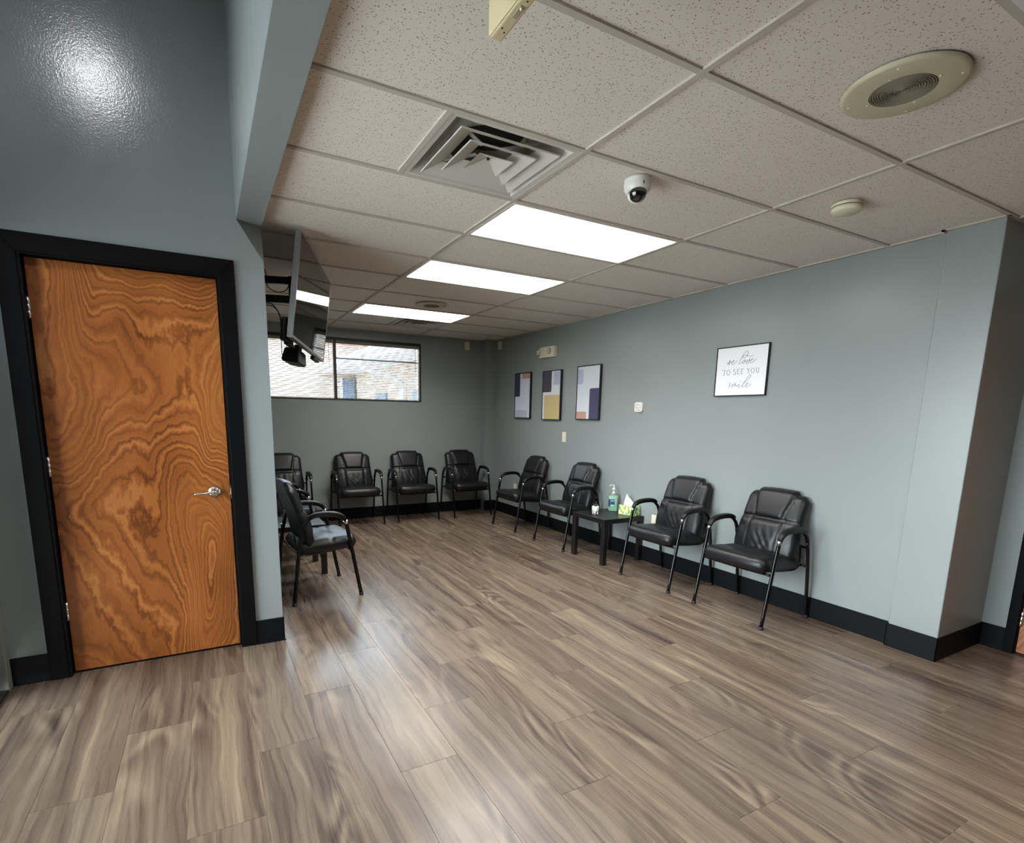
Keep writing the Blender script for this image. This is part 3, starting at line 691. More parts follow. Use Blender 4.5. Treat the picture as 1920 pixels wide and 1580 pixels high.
# ------------------------------------------------------------ waiting-room chair (front faces local -Y)
SX = 0.300
def chair(loc, rot, label):
    t = thing('waiting_chair', label, 'chair', loc, rot, 'black leather waiting room chairs')
    side = [(-0.272, 0.012), (-0.205, 0.40), (-0.163, 0.628), (-0.135, 0.668), (-0.075, 0.690), (0.02, 0.697), (0.10, 0.688), (0.155, 0.645), (0.188, 0.56), (0.215, 0.40), (0.262, 0.012)]
    for s in (-1, 1):
        x = s*SX
        P = lambda a: [(x, y, z) for y, z in a]
        def tb(pts, name, r=0.0125, mat=METAL, fl=1.25, sm=6, par=None):
            bm = B(); bm_tube(bm, pts, r, 10, sm, flat=fl); return obj(name, bm, mat, par or t)
        tb(P(side[0:3]), 'leg', sm=4); tb(P([(0.176, 0.60), (0.195, 0.52), (0.215, 0.40), (0.238, 0.21), (0.262, 0.012)]), 'leg', sm=4)
        tb(P([side[2], side[3], side[4], side[5], side[6], side[7], (0.176, 0.60)]), 'arm_frame')
        bm = B(); bm_tube(bm, P([(-0.1655, 0.617), (-0.158, 0.640)]), 0.0150, 12, 1, flat=1.2); obj('chrome_collar', bm, CHROME, t)
        # armrest pad: swept flattened section
        bm = B(); c = catmull(P([(-0.160, 0.648), (-0.135, 0.682), (-0.075, 0.708), (0.02, 0.715), (0.095, 0.706), (0.135, 0.684)]), 5); N = len(c); rings = []
        for i, p in enumerate(c):
            u = i/(N-1); w = 0.026*(0.62+0.38*math.sin(PI*min(1, 0.12+u*0.9))) ; h = 0.0145*(0.75+0.25*math.sin(PI*u)); tg = (c[min(i+1, N-1)]-c[max(i-1, 0)]).normalized(); nr = Vector((0, -tg.z, tg.y))
            rings.append([bm.verts.new(p+Vector((1, 0, 0))*w*math.copysign(abs(math.cos(a))**0.7, math.cos(a))+nr*h*math.copysign(abs(math.sin(a))**0.8, math.sin(a))) for a in [2*PI*k/14 for k in range(14)]])
        for a, b in zip(rings, rings[1:]):
            for k in range(14): f = bm.faces.new((a[k], a[(k+1) % 14], b[(k+1) % 14], b[k])); f.smooth = True
        bm.faces.new(rings[0][::-1]); bm.faces.new(rings[-1]); obj('armrest_pad', bm, ARMPAD, t)
        for yy in (-0.2735, 0.2635):
            bm = B(); bm_lathe(bm, [(0, 0.0005), (0.0175, 0.0005), (0.0185, 0.004), (0.0175, 0.022), (0.0, 0.023)], 16, (x, yy, 0)); obj('foot_cap', bm, FOOT, t)
    bm = B()
    bm_tube(bm, [(-SX, -0.207, 0.392), (-0.1, -0.207, 0.388), (0.1, -0.207, 0.388), (SX, -0.207, 0.392)], 0.010, 8, 3)
    bm_tube(bm, [(-SX, 0.213, 0.410), (-0.1, 0.213, 0.408), (0.1, 0.213, 0.408), (SX, 0.213, 0.410)], 0.010, 8, 3)
    for s in (-1, 1): bm_tube(bm, [(s*0.235, -0.235, 0.415), (s*0.235, -0.19, 0.404), (s*0.235, 0.10, 0.376), (s*0.235, 0.185, 0.385), (s*0.235, 0.215, 0.43), (s*0.22, 0.225, 0.56)], 0.0065, 8, 4)
    obj('seat_frame', bm, METAL, t)
    # seat cushion
    bm = B(); NU, NV = 28, 30; top, bot = [], []
    def sm(x): x = max(0, min(1, x)); return x*x*(3-2*x)
    for j in range(NV+1):
        v = j/NV; rt_, rb = [], []
        for i in range(NU+1):
            u = -1+2*i/NU
            # rounded front outline
            yb = -0.288+0.032*abs(u)**3.2; y = yb+(0.195-yb)*v
            hw = 0.278-0.022*v-0.016*max(0, 0.10-v)/0.10
            x = u*hw
            edge = min(1.0, (1-abs(u))*hw/0.055); fr_ = min(1.0, v*0.46/0.060); bk_ = min(1.0, (1-v)*0.46/0.04)
            puff = math.sqrt(max(0, 1-(1-edge)**2))*math.sqrt(max(0, 1-(1-fr_)**2))*math.sqrt(max(0, 1-(1-bk_)**2))
            z0 = 0.450-0.030*v
            zt = z0+0.058*puff + 0.010*(1-u*u)*math.sin(PI*min(1, v*1.1))
            seam = -0.014*math.exp(-((v-0.40-0.05*u*u)/0.022)**2)
            lump = 0.010*math.exp(-((v-0.62)/0.17)**2)*(1-u*u)
            ctr = -0.006*math.exp(-(u/0.06)**2)*math.exp(-((v-0.42)/0.12)**2)
            zt += (seam+lump+ctr)*puff+0.003*noise.noise(Vector((x*16, y*16, 2.0)))*puff
            zb = z0-0.050*puff**0.7
            rt_.append(bm.verts.new((x, y, zt))); rb.append(bm.verts.new((x, y, zb)))
        top.append(rt_); bot.append(rb)
    for G, fl in ((top, 0), (bot, 1)):
        for j in range(NV):
            for i in range(NU):
                q = (G[j][i], G[j][i+1], G[j+1][i+1], G[j+1][i]); f = bm.faces.new(q if not fl else q[::-1]); f.smooth = True
    rim_t = [top[0][i] for i in range(NU+1)]+[top[j][NU] for j in range(1, NV+1)]+[top[NV][i] for i in range(NU-1, -1, -1)]+[top[j][0] for j in range(NV-1, 0, -1)]
    rim_b = [bot[0][i] for i in range(NU+1)]+[bot[j][NU] for j in range(1, NV+1)]+[bot[NV][i] for i in range(NU-1, -1, -1)]+[bot[j][0] for j in range(NV-1, 0, -1)]
    L = len(rim_t)
    for k in range(L): f = bm.faces.new((rim_t[k], rim_b[k], rim_b[(k+1) % L], rim_t[(k+1) % L])); f.smooth = True
    bmesh.ops.remove_doubles(bm, verts=bm.verts, dist=0.0004)
    obj('seat', bm, LEATHER, t)
    # backrest: padded shell with crest pillow and stitched panels
    bm = B(); NU, NV = 40, 44; F, R = [], []
    def hw_of(v):   # half width along height
        z = 0.435+v*0.52
        return 0.252+0.012*math.exp(-((z-0.55)/0.09)**2)-0.008*sm((z-0.60)/0.33)
    for j in range(NV+1):
        v = j/NV; fr_row, rr_row = [], []
        for i in range(NU+1):
            u = -1+2*i/NU; hw = hw_of(v); au = abs(u)*hw
            crest = 0.030*(1-sm((au-0.150)/0.020))
            corner = -0.040*sm((au-0.185)/0.065)**2.4
            ztop = 0.925+crest+corner+0.008*(1-(au/0.16)**2 if au < 0.16 else 0)
            zbot = 0.435+0.018*sm((au-0.17)/0.08)
            z = zbot+(ztop-zbot)*v; x = u*hw
            q = (z-0.435)/0.52
            yc_ = 0.066+0.075*q+0.082*q*q        # front plane leaning back
            yc_ += 0.030*abs(u)**3.0*0.9-0.014*math.sin(PI*min(1, max(0, (z-0.44)/0.30)))*(1-u*u)
            eu = min(1, (1-abs(u))*hw/0.045); et = min(1, (1-v)*0.5/0.04); eb = min(1, v*0.5/0.035)
            puff = math.sqrt(max(0, 1-(1-eu)**2))*math.sqrt(max(0, 1-(1-et)**2))*math.sqrt(max(0, 1-(1-eb)**2))
            g = lambda d, w_: math.exp(-(d/w_)**2)
            zs = 0.725+0.012*(1-(au/0.25)**2)
            d = 0.0
            d += 0.018*g(z-zs, 0.0065)                                  # seam between headrest and lower back
            wv = 0.118+0.042*sm((z-0.735)/0.22)                         # headrest pillow flares upward
            wl = 0.128+0.010*sm((z-0.5)/0.2)
            if z > zs:
                d += 0.013*g(au-wv, 0.0055); d -= 0.015*(1-sm((au-wv+0.03)/0.03))*sm((z-zs)/0.03)
            else:
                d += 0.010*g(au-wl, 0.005); d -= 0.010*(1-sm((au-wl+0.035)/0.035))*sm((zs-z)/0.04)
                d -= 0.007*sm((zs-z)/0.05)
                wr_ = (1-sm(au/0.12))*math.exp(-((z-0.58)/0.09)**2)
                d += 0.011*wr_*noise.noise(Vector((x*26+4*z, z*15, 1.3)))+0.006*wr_*math.sin(x*95+z*60+3*noise.noise(Vector((x*9, z*9, 0))))
            fr_row.append(bm.verts.new((x, yc_-0.030*puff+0.030+d*min(1, puff*1.4)-0.012, z)))
            rr_row.append(bm.verts.new((x*0.995, yc_+0.030+(0.028-0.006*q)*puff, z)))
        F.append(fr_row); R.append(rr_row)
    for G, fl in ((F, 0), (R, 1)):
        for j in range(NV):
            for i in range(NU):
                q = (G[j][i], G[j][i+1], G[j+1][i+1], G[j+1][i]); f = bm.faces.new(q if not fl else q[::-1]); f.smooth = True
    ra = [F[0][i] for i in range(NU+1)]+[F[j][NU] for j in range(1, NV+1)]+[F[NV][i] for i in range(NU-1, -1, -1)]+[F[j][0] for j in range(NV-1, 0, -1)]
    rb = [R[0][i] for i in range(NU+1)]+[R[j][NU] for j in range(1, NV+1)]+[R[NV][i] for i in range(NU-1, -1, -1)]+[R[j][0] for j in range(NV-1, 0, -1)]
    for k in range(len(ra)): f = bm.faces.new((ra[k], rb[k], rb[(k+1) % len(rb)], ra[(k+1) % len(ra)])); f.smooth = True
    obj('backrest', bm, LEATHER, t)
    # side brackets joining back and arms
    bm = B()
    for s in (-1, 1): bm_box(bm, s*0.272-0.024, s*0.272+0.024, 0.180, 0.188, 0.548, 0.566, bev=0.003)
    obj('side_bracket', bm, METAL, t)
    return t

xr = 2.182
c0 = chair((xr, 1.139, 0), -PI/2, 'nearest black leather armchair on the right wall, closest to the column')
dup(c0, (xr, 2.016, 0), -PI/2, 'black leather armchair just right of the side table with tissues')
dup(c0, (xr, 3.555, 0), -PI/2, 'black leather armchair just left of the side table, behind the tooth planter')
dup(c0, (xr, 4.606, 0), -PI/2, 'black leather armchair on the right wall nearest the far corner')
yb_ = D-0.295
dup(c0, (1.902, yb_, 0), 0, 'black leather armchair by the far wall, in the corner at the right end')
dup(c0, (1.052, yb_, 0), 0, 'black leather armchair by the far wall under the right end of the window')
dup(c0, (0.252, yb_, 0), 0, 'black leather armchair by the far wall under the window mullion')
dup(c0, (-0.672, yb_, 0), 0, 'black leather armchair by the far wall, half hidden behind the wall corner')
dup(c0, (-0.762, 3.095, 0), PI/2+math.radians(5), 'nearest armchair on the left, seen from the side with bright glare on its seat')
dup(c0, (-0.800, 4.50, 0), PI/2, 'armchair on the left behind the nearest one, mostly hidden')

# ------------------------------------------------------------ side tables
def side_table(loc, w, h, rot, label):
    t = thing('side_table', label, 'table', loc, rot, 'square black side tables'); a = w/2
    obj('tabletop', box_mesh(-a, a, -a, a, h-0.048, h, bev=0.002, seg=2), TABLE, t)
    me = None
    for sx in (-1, 1):
        for sy in (-1, 1):
            x, y = sx*(a-0.0255), sy*(a-0.0255)
            obj('leg', box_mesh(x-0.025, x+0.025, y-0.025, y+0.025, 0.001, h-0.048, bev=0.0015), TABLE, t)
    return t
TH = 0.475
side_table((2.205, 2.885, 0), 0.53, TH, 0.0, 'square black side table between chairs, holding sanitizer, tissues and planter')
side_table((-0.855, 3.79, 0), 0.52, TH, 0.0, 'square black side table on the left, its legs seen under the nearest chair')

# tooth-shaped planter
t = thing('tooth_planter', 'small white tooth shaped planter at the front of the side table', 'planter', (2.052, 2.905, TH))
bm = B(); bm_lathe(bm, [(0.0, 0.070), (0.028, 0.070), (0.030, 0.088), (0.033, 0.092), (0.037, 0.088), (0.039, 0.070), (0.038, 0.050), (0.034, 0.040), (0, 0.036)], 28)
for v in bm.verts:
    a = math.atan2(v.co.y, v.co.x); k = 1+0.06*math.cos(4*a); v.co.x *= k; v.co.y *= k
pt = obj('pot', bm, OFFWHITE, t)
for k in range(4):
    a = PI/4+k*PI/2; bm = B(); bm_tube(bm, [(0.021*math.cos(a), 0.021*math.sin(a), 0.06), (0.022*math.cos(a), 0.022*math.sin(a), 0.03), (0.025*math.cos(a), 0.025*math.sin(a), 0.0015)], lambda q: 0.0165-0.0115*q**1.3, 12, 4); obj('root', bm, OFFWHITE, t)
SUCC = material('dark_succulent_leaf', srgb(70, 78, 62), 0.6); SOIL = material('potting_soil', srgb(50, 40, 32), 0.95)
bm = B(); bm_lathe(bm, [(0, 0.080), (0.029, 0.079)], 20); obj('soil', bm, SOIL, t)
for k in range(11):
    a = k*2.4; r = 0.012+0.0012*k; bm = B(); bm_tube(bm, [(0, 0, 0.078), (r*0.7*math.cos(a), r*0.7*math.sin(a), 0.098), (r*1.35*math.cos(a), r*1.35*math.sin(a), 0.122-0.0016*k)], lambda q: 0.0048*(1-q)**0.7+0.0006, 6, 3); obj('leaf', bm, SUCC, t)

# hand sanitizer
def m_gel():
    m = material('clear_green_gel', (0.55, 0.95, 0.70, 1), 0.08, spec=0.5); b = m.node_tree.nodes['Principled BSDF']
    b.inputs['Transmission Weight'].default_value = 0.55; b.inputs['IOR'].default_value = 1.35; return m
GEL = m_gel(); CLEAR = material('clear_bottle_plastic', (0.85, 0.95, 0.92, 1), 0.05); CLEAR.node_tree.nodes['Principled BSDF'].inputs['Transmission Weight'].default_value = 0.85
LABELB = material('dark_blue_label', srgb(30, 62, 96), 0.4); LABELG = material('pale_green_label', srgb(150, 215, 190), 0.4); LABELW = material('white_label_band', srgb(200, 220, 235), 0.4)
t = thing('sanitizer_bottle', 'green pump bottle of hand sanitizer on the side table near the wall', 'bottle', (2.375, 3.0, TH), math.radians(-41))
def oval(bm, prof, ax=0.050, ay=0.028, mi=0, seg=32, n=2.6):
    rings = []
    for s, z in prof:
        rings.append([bm.verts.new((ax*s*math.copysign(abs(math.cos(a))**(2/n), math.cos(a)), ay*s*math.copysign(abs(math.sin(a))**(2/n), math.sin(a)), z)) for a in [2*PI*k/seg for k in range(seg)]])
    for a, b in zip(rings, rings[1:]):
        for k in range(seg): f = bm.faces.new((a[k], a[(k+1) % seg], b[(k+1) % seg], b[k])); f.smooth = True; f.material_index = mi
    bm.faces.new(rings[0][::-1]).material_index = mi; bm.faces.new(rings[-1]).material_index = mi
# bottle faces the viewer: local axes rotated so that the broad side (normal -y) turns to the lens
bm = B(); oval(bm, [(0.95, 0.0015), (1.0, 0.006), (1.0, 0.160), (0.96, 0.172)]); obj('gel', bm, GEL, t)
bm = B(); oval(bm, [(0.96, 0.173), (0.88, 0.186), (0.55, 0.195), (0.30, 0.198)]); obj('shoulder', bm, CLEAR, t)
bm = B(); oval(bm, [(1.015, 0.050), (1.02, 0.052), (1.02, 0.130), (1.015, 0.132)], mi=0)
for f in list(bm.faces):
    c = f.calc_center_median()
    if c.y > -0.004 or c.x > 0.018 or len(f.verts) > 4: bmesh.ops.delete(bm, geom=[f], context='FACES')
lab = obj('label', bm, LABELB, t)
bm = B(); bm_box(bm, -0.030, 0.011, -0.0292, -0.0284, 0.112, 0.118); obj('label_band', bm, LABELW, lab)
bm = B(); bm_box(bm, -0.030, 0.011, -0.0292, -0.0284, 0.054, 0.072); obj('label_band', bm, LABELG, lab)
bm = B(); bm_lathe(bm, [(0.0145, 0.196), (0.015, 0.207), (0.010, 0.212), (0.006, 0.216), (0.006, 0.228), (0.012, 0.232), (0.0165, 0.240), (0.015, 0.252), (0.006, 0.258), (0.005, 0.280), (0.009, 0.282), (0.009, 0.288), (0, 0.289)], 24); pm = obj('pump', bm, OFFWHITE, t)
bm = B(); bm_tube(bm, [(0.004, 0, 0.2845), (-0.02, 0, 0.2845), (-0.045, 0, 0.280), (-0.048, 0, 0.274)], 0.0045, 8, 4); obj('spout', bm, OFFWHITE, pm)

# tissue box
def m_tissuebox():
    m = material('leafy_green_tissue_box', (0.5, 0.8, 0.2, 1), 0.45); t = NT(m); tc = t.n('TexCoord')
    v = t.n('TexVoronoi'); v.inputs['Scale'].default_value = 34; t.l(tc.outputs['Object'], v.inputs['Vector'])
    s = t.n('SeparateColor'); t.l(v.outputs['Color'], s.inputs[0])
    a = t.ramp(s.outputs[0], [(0.0, srgb(232, 236, 150)), (0.32, srgb(140, 190, 110)), (0.5, srgb(232, 240, 215)), (0.74, srgb(74, 128, 84)), (0.85, srgb(180, 214, 120))], 'CONSTANT')
    e_ = t.math('LESS_THAN', v.outputs['Distance'], 0.60)
    t.l(t.mix(e_, srgb(120, 165, 95), a), t.b.inputs['Base Color']); return m
TB = m_tissuebox()
t = thing('tissue_box', 'green and yellow leaf patterned tissue box on the side table', 'tissue box', (2.385, 2.755, TH), math.radians(12))
obj('carton', box_mesh(-0.058, 0.058, -0.095, 0.095, 0.0015, 0.098, bev=0.002), TB, t)
bm = B(); bm_lathe(bm, [(0, 0.0985), (0.034, 0.0985)], 28)
for v in bm.verts: v.co.y *= 1.7
obj('opening', bm, OFFWHITE, t)
tis = thing('tissue', 'white tissue pulled up out of the leafy box', 'tissue', (2.385, 2.755, TH+0.0985), math.radians(12))
for k, (ph, lean) in enumerate(((0.0, 0.02), (0.8, 0.0))):
    bm = B(); n1, n2 = 14, 12; G = []
    for j in range(n1+1):
        v = j/n1; row = []
        for i in range(n2+1):
            u = -1+2*i/n2; wd = 0.060*(1-v)**0.75+0.006
            y = u*wd+0.052*v-0.012*k; x = 0.010*math.sin(u*5+ph+v*2)*(1-0.3*v)+lean*v-0.012*k; z = 0.002+(0.116-0.055*k)*v*(1-0.16*abs(u))
            row.append(bm.verts.new((x, y, z)))
        G.append(row)
    for j in range(n1):
        for i in range(n2): f = bm.faces.new((G[j][i], G[j][i+1], G[j+1][i+1], G[j+1][i])); f.smooth = True
    obj('fold', bm, PAPER, tis, fix=False)

# ------------------------------------------------------------ wall pictures (right wall)
def m_canvas(name, c): return material(name, c, 0.7, bump=500, bump_strength=0.1, bump_dist=0.0005)
def picture(y0, y1, z0, z1, label, bg, patches, group='abstract prints on the right wall', fw=0.011, dep=0.032):
    t = thing('framed_print', label, 'picture', (W, (y0+y1)/2, (z0+z1)/2), 0, group) if group else None
    hy, hz = (y1-y0)/2, (z1-z0)/2
    for nm, a in (('top', (-hy, hy, hz-fw, hz)), ('bottom', (-hy, hy, -hz, -hz+fw)), ('l', (-hy, -hy+fw, -hz+fw, hz-fw)), ('r', (hy-fw, hy, -hz+fw, hz-fw))):
        obj('frame_rail', box_mesh(-dep, -0.001, a[0], a[1], a[2], a[3], bev=0.001), FRAMEBLK, t)
    pr = obj('print', box_mesh(-dep+0.006, -0.004, -hy+fw, hy-fw, -hz+fw, hz-fw), bg, t)
    wy, wz = 2*(hy-fw), 2*(hz-fw)
    for k, (u0, u1, v0, v1, c, rc) in enumerate(patches):
        # u runs left to right in the picture (world -y), v from the top down
        ya, yb = hy-fw-u1*wy, hy-fw-u0*wy; za, zb = hz-fw-v1*wz, hz-fw-v0*wz; r = 0.022
        rs = [r if q in rc else 0.0004 for q in ('br', 'tr', 'tl', 'bl')]   # as seen: right = -y
        pts = []
        for (cy_, cz_, a0, rr) in ((ya, za, PI, rs[0]), (yb, za, -PI/2, rs[3]), (yb, zb, 0, rs[2]), (ya, zb, PI/2, rs[1])):
            sy = 1 if cy_ == ya else -1; sz = 1 if cz_ == za else -1
            for q in range(6): ang = a0+PI/2*q/5; pts.append((cy_+sy*rr+rr*math.cos(ang), cz_+sz*rr+rr*math.sin(ang)))
        bm = B(); bm_prism(bm, pts, (-dep+0.0058-0.0002*k, 0, 0), (0, 1, 0), (0, 0, 1), (1, 0, 0), 0.0004); obj('painted_block', bm, c, pr)
    return t
LAV = m_canvas('pale_lavender_canvas', srgb(206, 212, 228)); NAVY = m_canvas('navy_paint', srgb(52, 54, 74)); SALM = m_canvas('salmon_paint', srgb(188, 150, 134))
PGREY = m_canvas('pale_grey_blue_paint', srgb(178, 186, 208)); PLUMG = m_canvas('plum_grey_paint', srgb(66, 64, 76)); GOLD = m_canvas('ochre_paint', srgb(196, 176, 124))
CANW = m_canvas('cool_white_canvas', srgb(214, 220, 228)); PLUM = m_canvas('deep_violet_paint', srgb(70, 68, 98))
picture(4.885, 5.300, 1.456, 2.086, 'leftmost abstract print, lavender with a navy block and salmon corner', LAV, [(0, 0.33, 0, 0.52, NAVY, ('br',)), (0.45, 1, 0, 0.12, SALM, ('bl',)), (0, 0.82, 0.83, 1, PGREY, ('tr',))])
picture(4.172, 4.586, 1.443, 2.073, 'middle abstract print with a large ochre block and a dark plum block', CANW, [(0, 0.50, 0, 0.43, PLUMG, ('br',)), (0.62, 0.97, 0.02, 0.29, PGREY, ('bl', 'tl')), (0.10, 1, 0.49, 1, GOLD, ('tl',))])
picture(3.412, 3.842, 1.456, 2.084, 'rightmost abstract print, white with a tall violet block and salmon corner', CANW, [(0, 0.26, 0.05, 0.33, PGREY, ('br', 'tr')), (0.58, 1, 0.42, 1, PLUM, ('tl',)), (0, 0.46, 0.86, 1, SALM, ('tr',))])
# sign
sy0, sy1, sz0, sz1 = 1.372, 1.866, 1.685, 2.098
t = picture(sy0, sy1, sz0, sz1, 'white framed sign reading we love to see you smile', PAPER, [], fw=0.0085, dep=0.022)
t['label'] = 'white landscape sign lettered we love to see you smile in a black frame'; t['group'] = 'lettered sign'
del t['group']; t['category'] = 'sign'; t.name = 'lettered_sign'
SCRIPT_STROKES = [[[1.753,1.971],[1.753,1.958],[1.748,1.957],[1.73,1.987],[1.734,1.969],[1.74,1.958],[1.736,1.951],[1.723,1.975],[1.718,1.968],[1.705,1.967],[1.688,1.982],[1.694,1.984],[1.707,1.967],[1.71,1.955],[1.701,1.949],[1.687,1.954],[1.659,1.978]],[[1.514,2.008],[1.533,2.003],[1.56,2.01],[1.588,2.017],[1.604,2.014],[1.612,2.005],[1.604,1.995],[1.589,1.997],[1.577,2.004],[1.568,2.019],[1.563,2.037],[1.568,2.048],[1.579,2.048],[1.595,2.034],[1.608,2.018],[1.62,1.997],[1.633,1.974],[1.64,1.956],[1.634,1.949],[1.623,1.953],[1.609,1.963],[1.598,1.978],[1.606,1.966],[1.606,1.952],[1.601,1.95],[1.589,1.958],[1.58,1.965],[1.587,1.98],[1.59,1.971],[1.584,1.964],[1.563,1.967],[1.562,1.976],[1.566,1.963],[1.569,1.949],[1.564,1.944],[1.552,1.955],[1.541,1.987],[1.55,1.971],[1.546,1.967],[1.53,1.968],[1.514,1.982],[1.523,1.981],[1.534,1.966],[1.535,1.954],[1.528,1.949],[1.508,1.958],[1.484,1.979]],[[1.697,1.794],[1.713,1.794],[1.718,1.783],[1.708,1.775],[1.72,1.761],[1.731,1.755]],[[1.708,1.775],[1.676,1.782],[1.687,1.764],[1.693,1.754],[1.682,1.774],[1.66,1.792],[1.664,1.768],[1.652,1.781],[1.647,1.769],[1.636,1.769],[1.62,1.781],[1.627,1.761],[1.62,1.754],[1.592,1.771],[1.569,1.795],[1.537,1.821],[1.519,1.845],[1.52,1.855],[1.534,1.853],[1.556,1.823],[1.579,1.788],[1.589,1.767],[1.586,1.756],[1.576,1.759],[1.556,1.769],[1.536,1.79],[1.548,1.787],[1.556,1.769],[1.557,1.759],[1.544,1.756],[1.508,1.783]],[[1.609,1.81],[1.614,1.801]]]
SERIF_STROKES = [[[1.795,1.906],[1.766,1.904]],[[1.775,1.905],[1.778,1.865]],[[1.795,1.906],[1.795,1.901]],[[1.766,1.904],[1.766,1.899]],[[1.784,1.865],[1.772,1.864]],[[1.721,1.884],[1.723,1.875],[1.726,1.868],[1.732,1.864],[1.737,1.863],[1.743,1.865],[1.748,1.87],[1.751,1.877],[1.752,1.885],[1.75,1.894],[1.747,1.901],[1.742,1.905],[1.736,1.906],[1.73,1.904],[1.725,1.899],[1.722,1.892],[1.721,1.884]],[[1.668,1.902],[1.679,1.908],[1.687,1.902],[1.682,1.892],[1.665,1.88],[1.666,1.867],[1.676,1.863],[1.688,1.87]],[[1.648,1.908],[1.647,1.866]],[[1.654,1.908],[1.632,1.905],[1.631,1.902]],[[1.647,1.888],[1.634,1.886]],[[1.652,1.867],[1.63,1.868],[1.629,1.871]],[[1.611,1.907],[1.609,1.866]],[[1.617,1.907],[1.594,1.905],[1.593,1.901]],[[1.611,1.888],[1.598,1.887]],[[1.615,1.866],[1.596,1.867],[1.595,1.87]],[[1.558,1.907],[1.545,1.889],[1.546,1.868]],[[1.538,1.904],[1.545,1.889]],[[1.562,1.907],[1.553,1.906]],[[1.541,1.905],[1.535,1.905]],[[1.551,1.868],[1.541,1.867]],[[1.491,1.886],[1.492,1.878],[1.495,1.872],[1.5,1.867],[1.506,1.866],[1.512,1.868],[1.516,1.873],[1.519,1.88],[1.52,1.888],[1.519,1.896],[1.516,1.903],[1.511,1.907],[1.505,1.908],[1.499,1.906],[1.495,1.902],[1.492,1.894],[1.491,1.886]],[[1.472,1.908],[1.471,1.879],[1.463,1.867],[1.452,1.872],[1.451,1.906]],[[1.476,1.908],[1.468,1.908]],[[1.455,1.907],[1.447,1.907]]]
yc0, zc0 = (sy0+sy1)/2, (sz0+sz1)/2; px_ = -0.022+0.006-0.0006
def ribbon(bm, pts, w, n=6):
    P = [Vector((0, y-yc0, z-zc0)) for y, z in pts]
    P = catmull(P, n) if n > 1 and len(P) > 2 else P
    a, b = [], []
    for i, p in enumerate(P):
        tg = (P[min(i+1, len(P)-1)]-P[max(i-1, 0)]); tg = tg.normalized() if tg.length > 1e-9 else Vector((0, 1, 0))
        nr = Vector((0, -tg.z, tg.y))*w/2*(0.75+0.45*abs(tg.z))
        a.append(bm.verts.new((px_, (p+nr).y, (p+nr).z))); b.append(bm.verts.new((px_, (p-nr).y, (p-nr).z)))
    for i in range(len(P)-1): bm.faces.new((a[i], a[i+1], b[i+1], b[i]))
bm = B()
for s in SCRIPT_STROKES: ribbon(bm, s, 0.0034)
obj('script_lettering', bm, INK, t, fix=False)
bm = B()
for s in SERIF_STROKES: ribbon(bm, s, 0.0036, 3)
obj('serif_lettering', bm, INK, t, fix=False)

# ------------------------------------------------------------ fittings on the walls
t = thing('thermostat', 'small white square thermostat on the right wall between prints and sign', 'thermostat', (W, 2.787, 1.600))
bm = B(); bm_prism(bm, rrect(0.112, 0.098, 0.022), (-0.024, 0, 0), (0, 1, 0), (0, 0, 1), (1, 0, 0), 0.0235); obj('body', bm, OFFWHITE, t)
bm = B()
for a in ((-0.014, 0.034, 0.022, 0.026), (-0.014, 0.034, -0.013, -0.009), (0.030, 0.034, -0.009, 0.022)): bm_box(bm, -0.0248, -0.0238, a[0], a[1], a[2], a[3])
for z in (0.015, -0.006): bm_box(bm, -0.0248, -0.0238, -0.034, -0.026, z-0.004, z+0.004)
obj('display_marks', bm, INK, t)
obj('button_bar', box_mesh(-0.0248, -0.0238, -0.030, 0.030, -0.034, -0.028), SPKGRILL, t)
def plate(name, label, cat, x, y, z, w, h, n, group=None, outlet=False, toggle=False):
    t = thing(name, label, cat, (x, y, z), 0, group)
    u = (0, 1, 0) if n[0] else (1, 0, 0)
    bm = B(); bm_prism(bm, rrect(w, h, 0.006, 3), (n[0]*0.0008, n[1]*0.0008, 0), u, (0, 0, 1), n, 0.005); obj('cover_plate', bm, IVORY, t)
    if outlet:
        for dz in (-0.020, 0.020):
            bm = B(); bm_prism(bm, rrect(0.033, 0.028, 0.009, 4), (n[0]*0.0055, n[1]*0.0055, dz), u, (0, 0, 1), n, 0.002); f = obj('receptacle', bm, OFFWHITE, t)
            bm = B()
            for du in (-0.006, 0.006): bm_prism(bm, rrect(0.002, 0.009, 0.0005, 1), (n[0]*0.0072+u[0]*du, n[1]*0.0072+u[1]*du, dz+0.003), u, (0, 0, 1), n, 0.0006)
            obj('slot', bm, DARKHOLE, f)
    if toggle:
        bm = B(); bm_prism(bm, rrect(0.033, 0.066, 0.002, 2), (n[0]*0.0055, n[1]*0.0055, 0), u, (0, 0, 1), n, 0.003); obj('rocker', bm, IVORY, t)
    return t
plate('light_switch', 'ivory light switch plate on the right wall under the middle print', 'light switch', W, 4.093, 1.236, 0.078, 0.124, (-1, 0, 0), toggle=True)
plate('wall_outlet', 'ivory wall outlet seen under the arm of the farthest right-wall chair', 'outlet', W, 5.275, 0.437, 0.075, 0.118, (-1, 0, 0), 'ivory outlets low on the right wall', outlet=True)
plate('wall_outlet', 'ivory wall outlet low on the wall just right of the side table', 'outlet', W, 2.478, 0.452, 0.075, 0.118, (-1, 0, 0), 'ivory outlets low on the right wall', outlet=True)
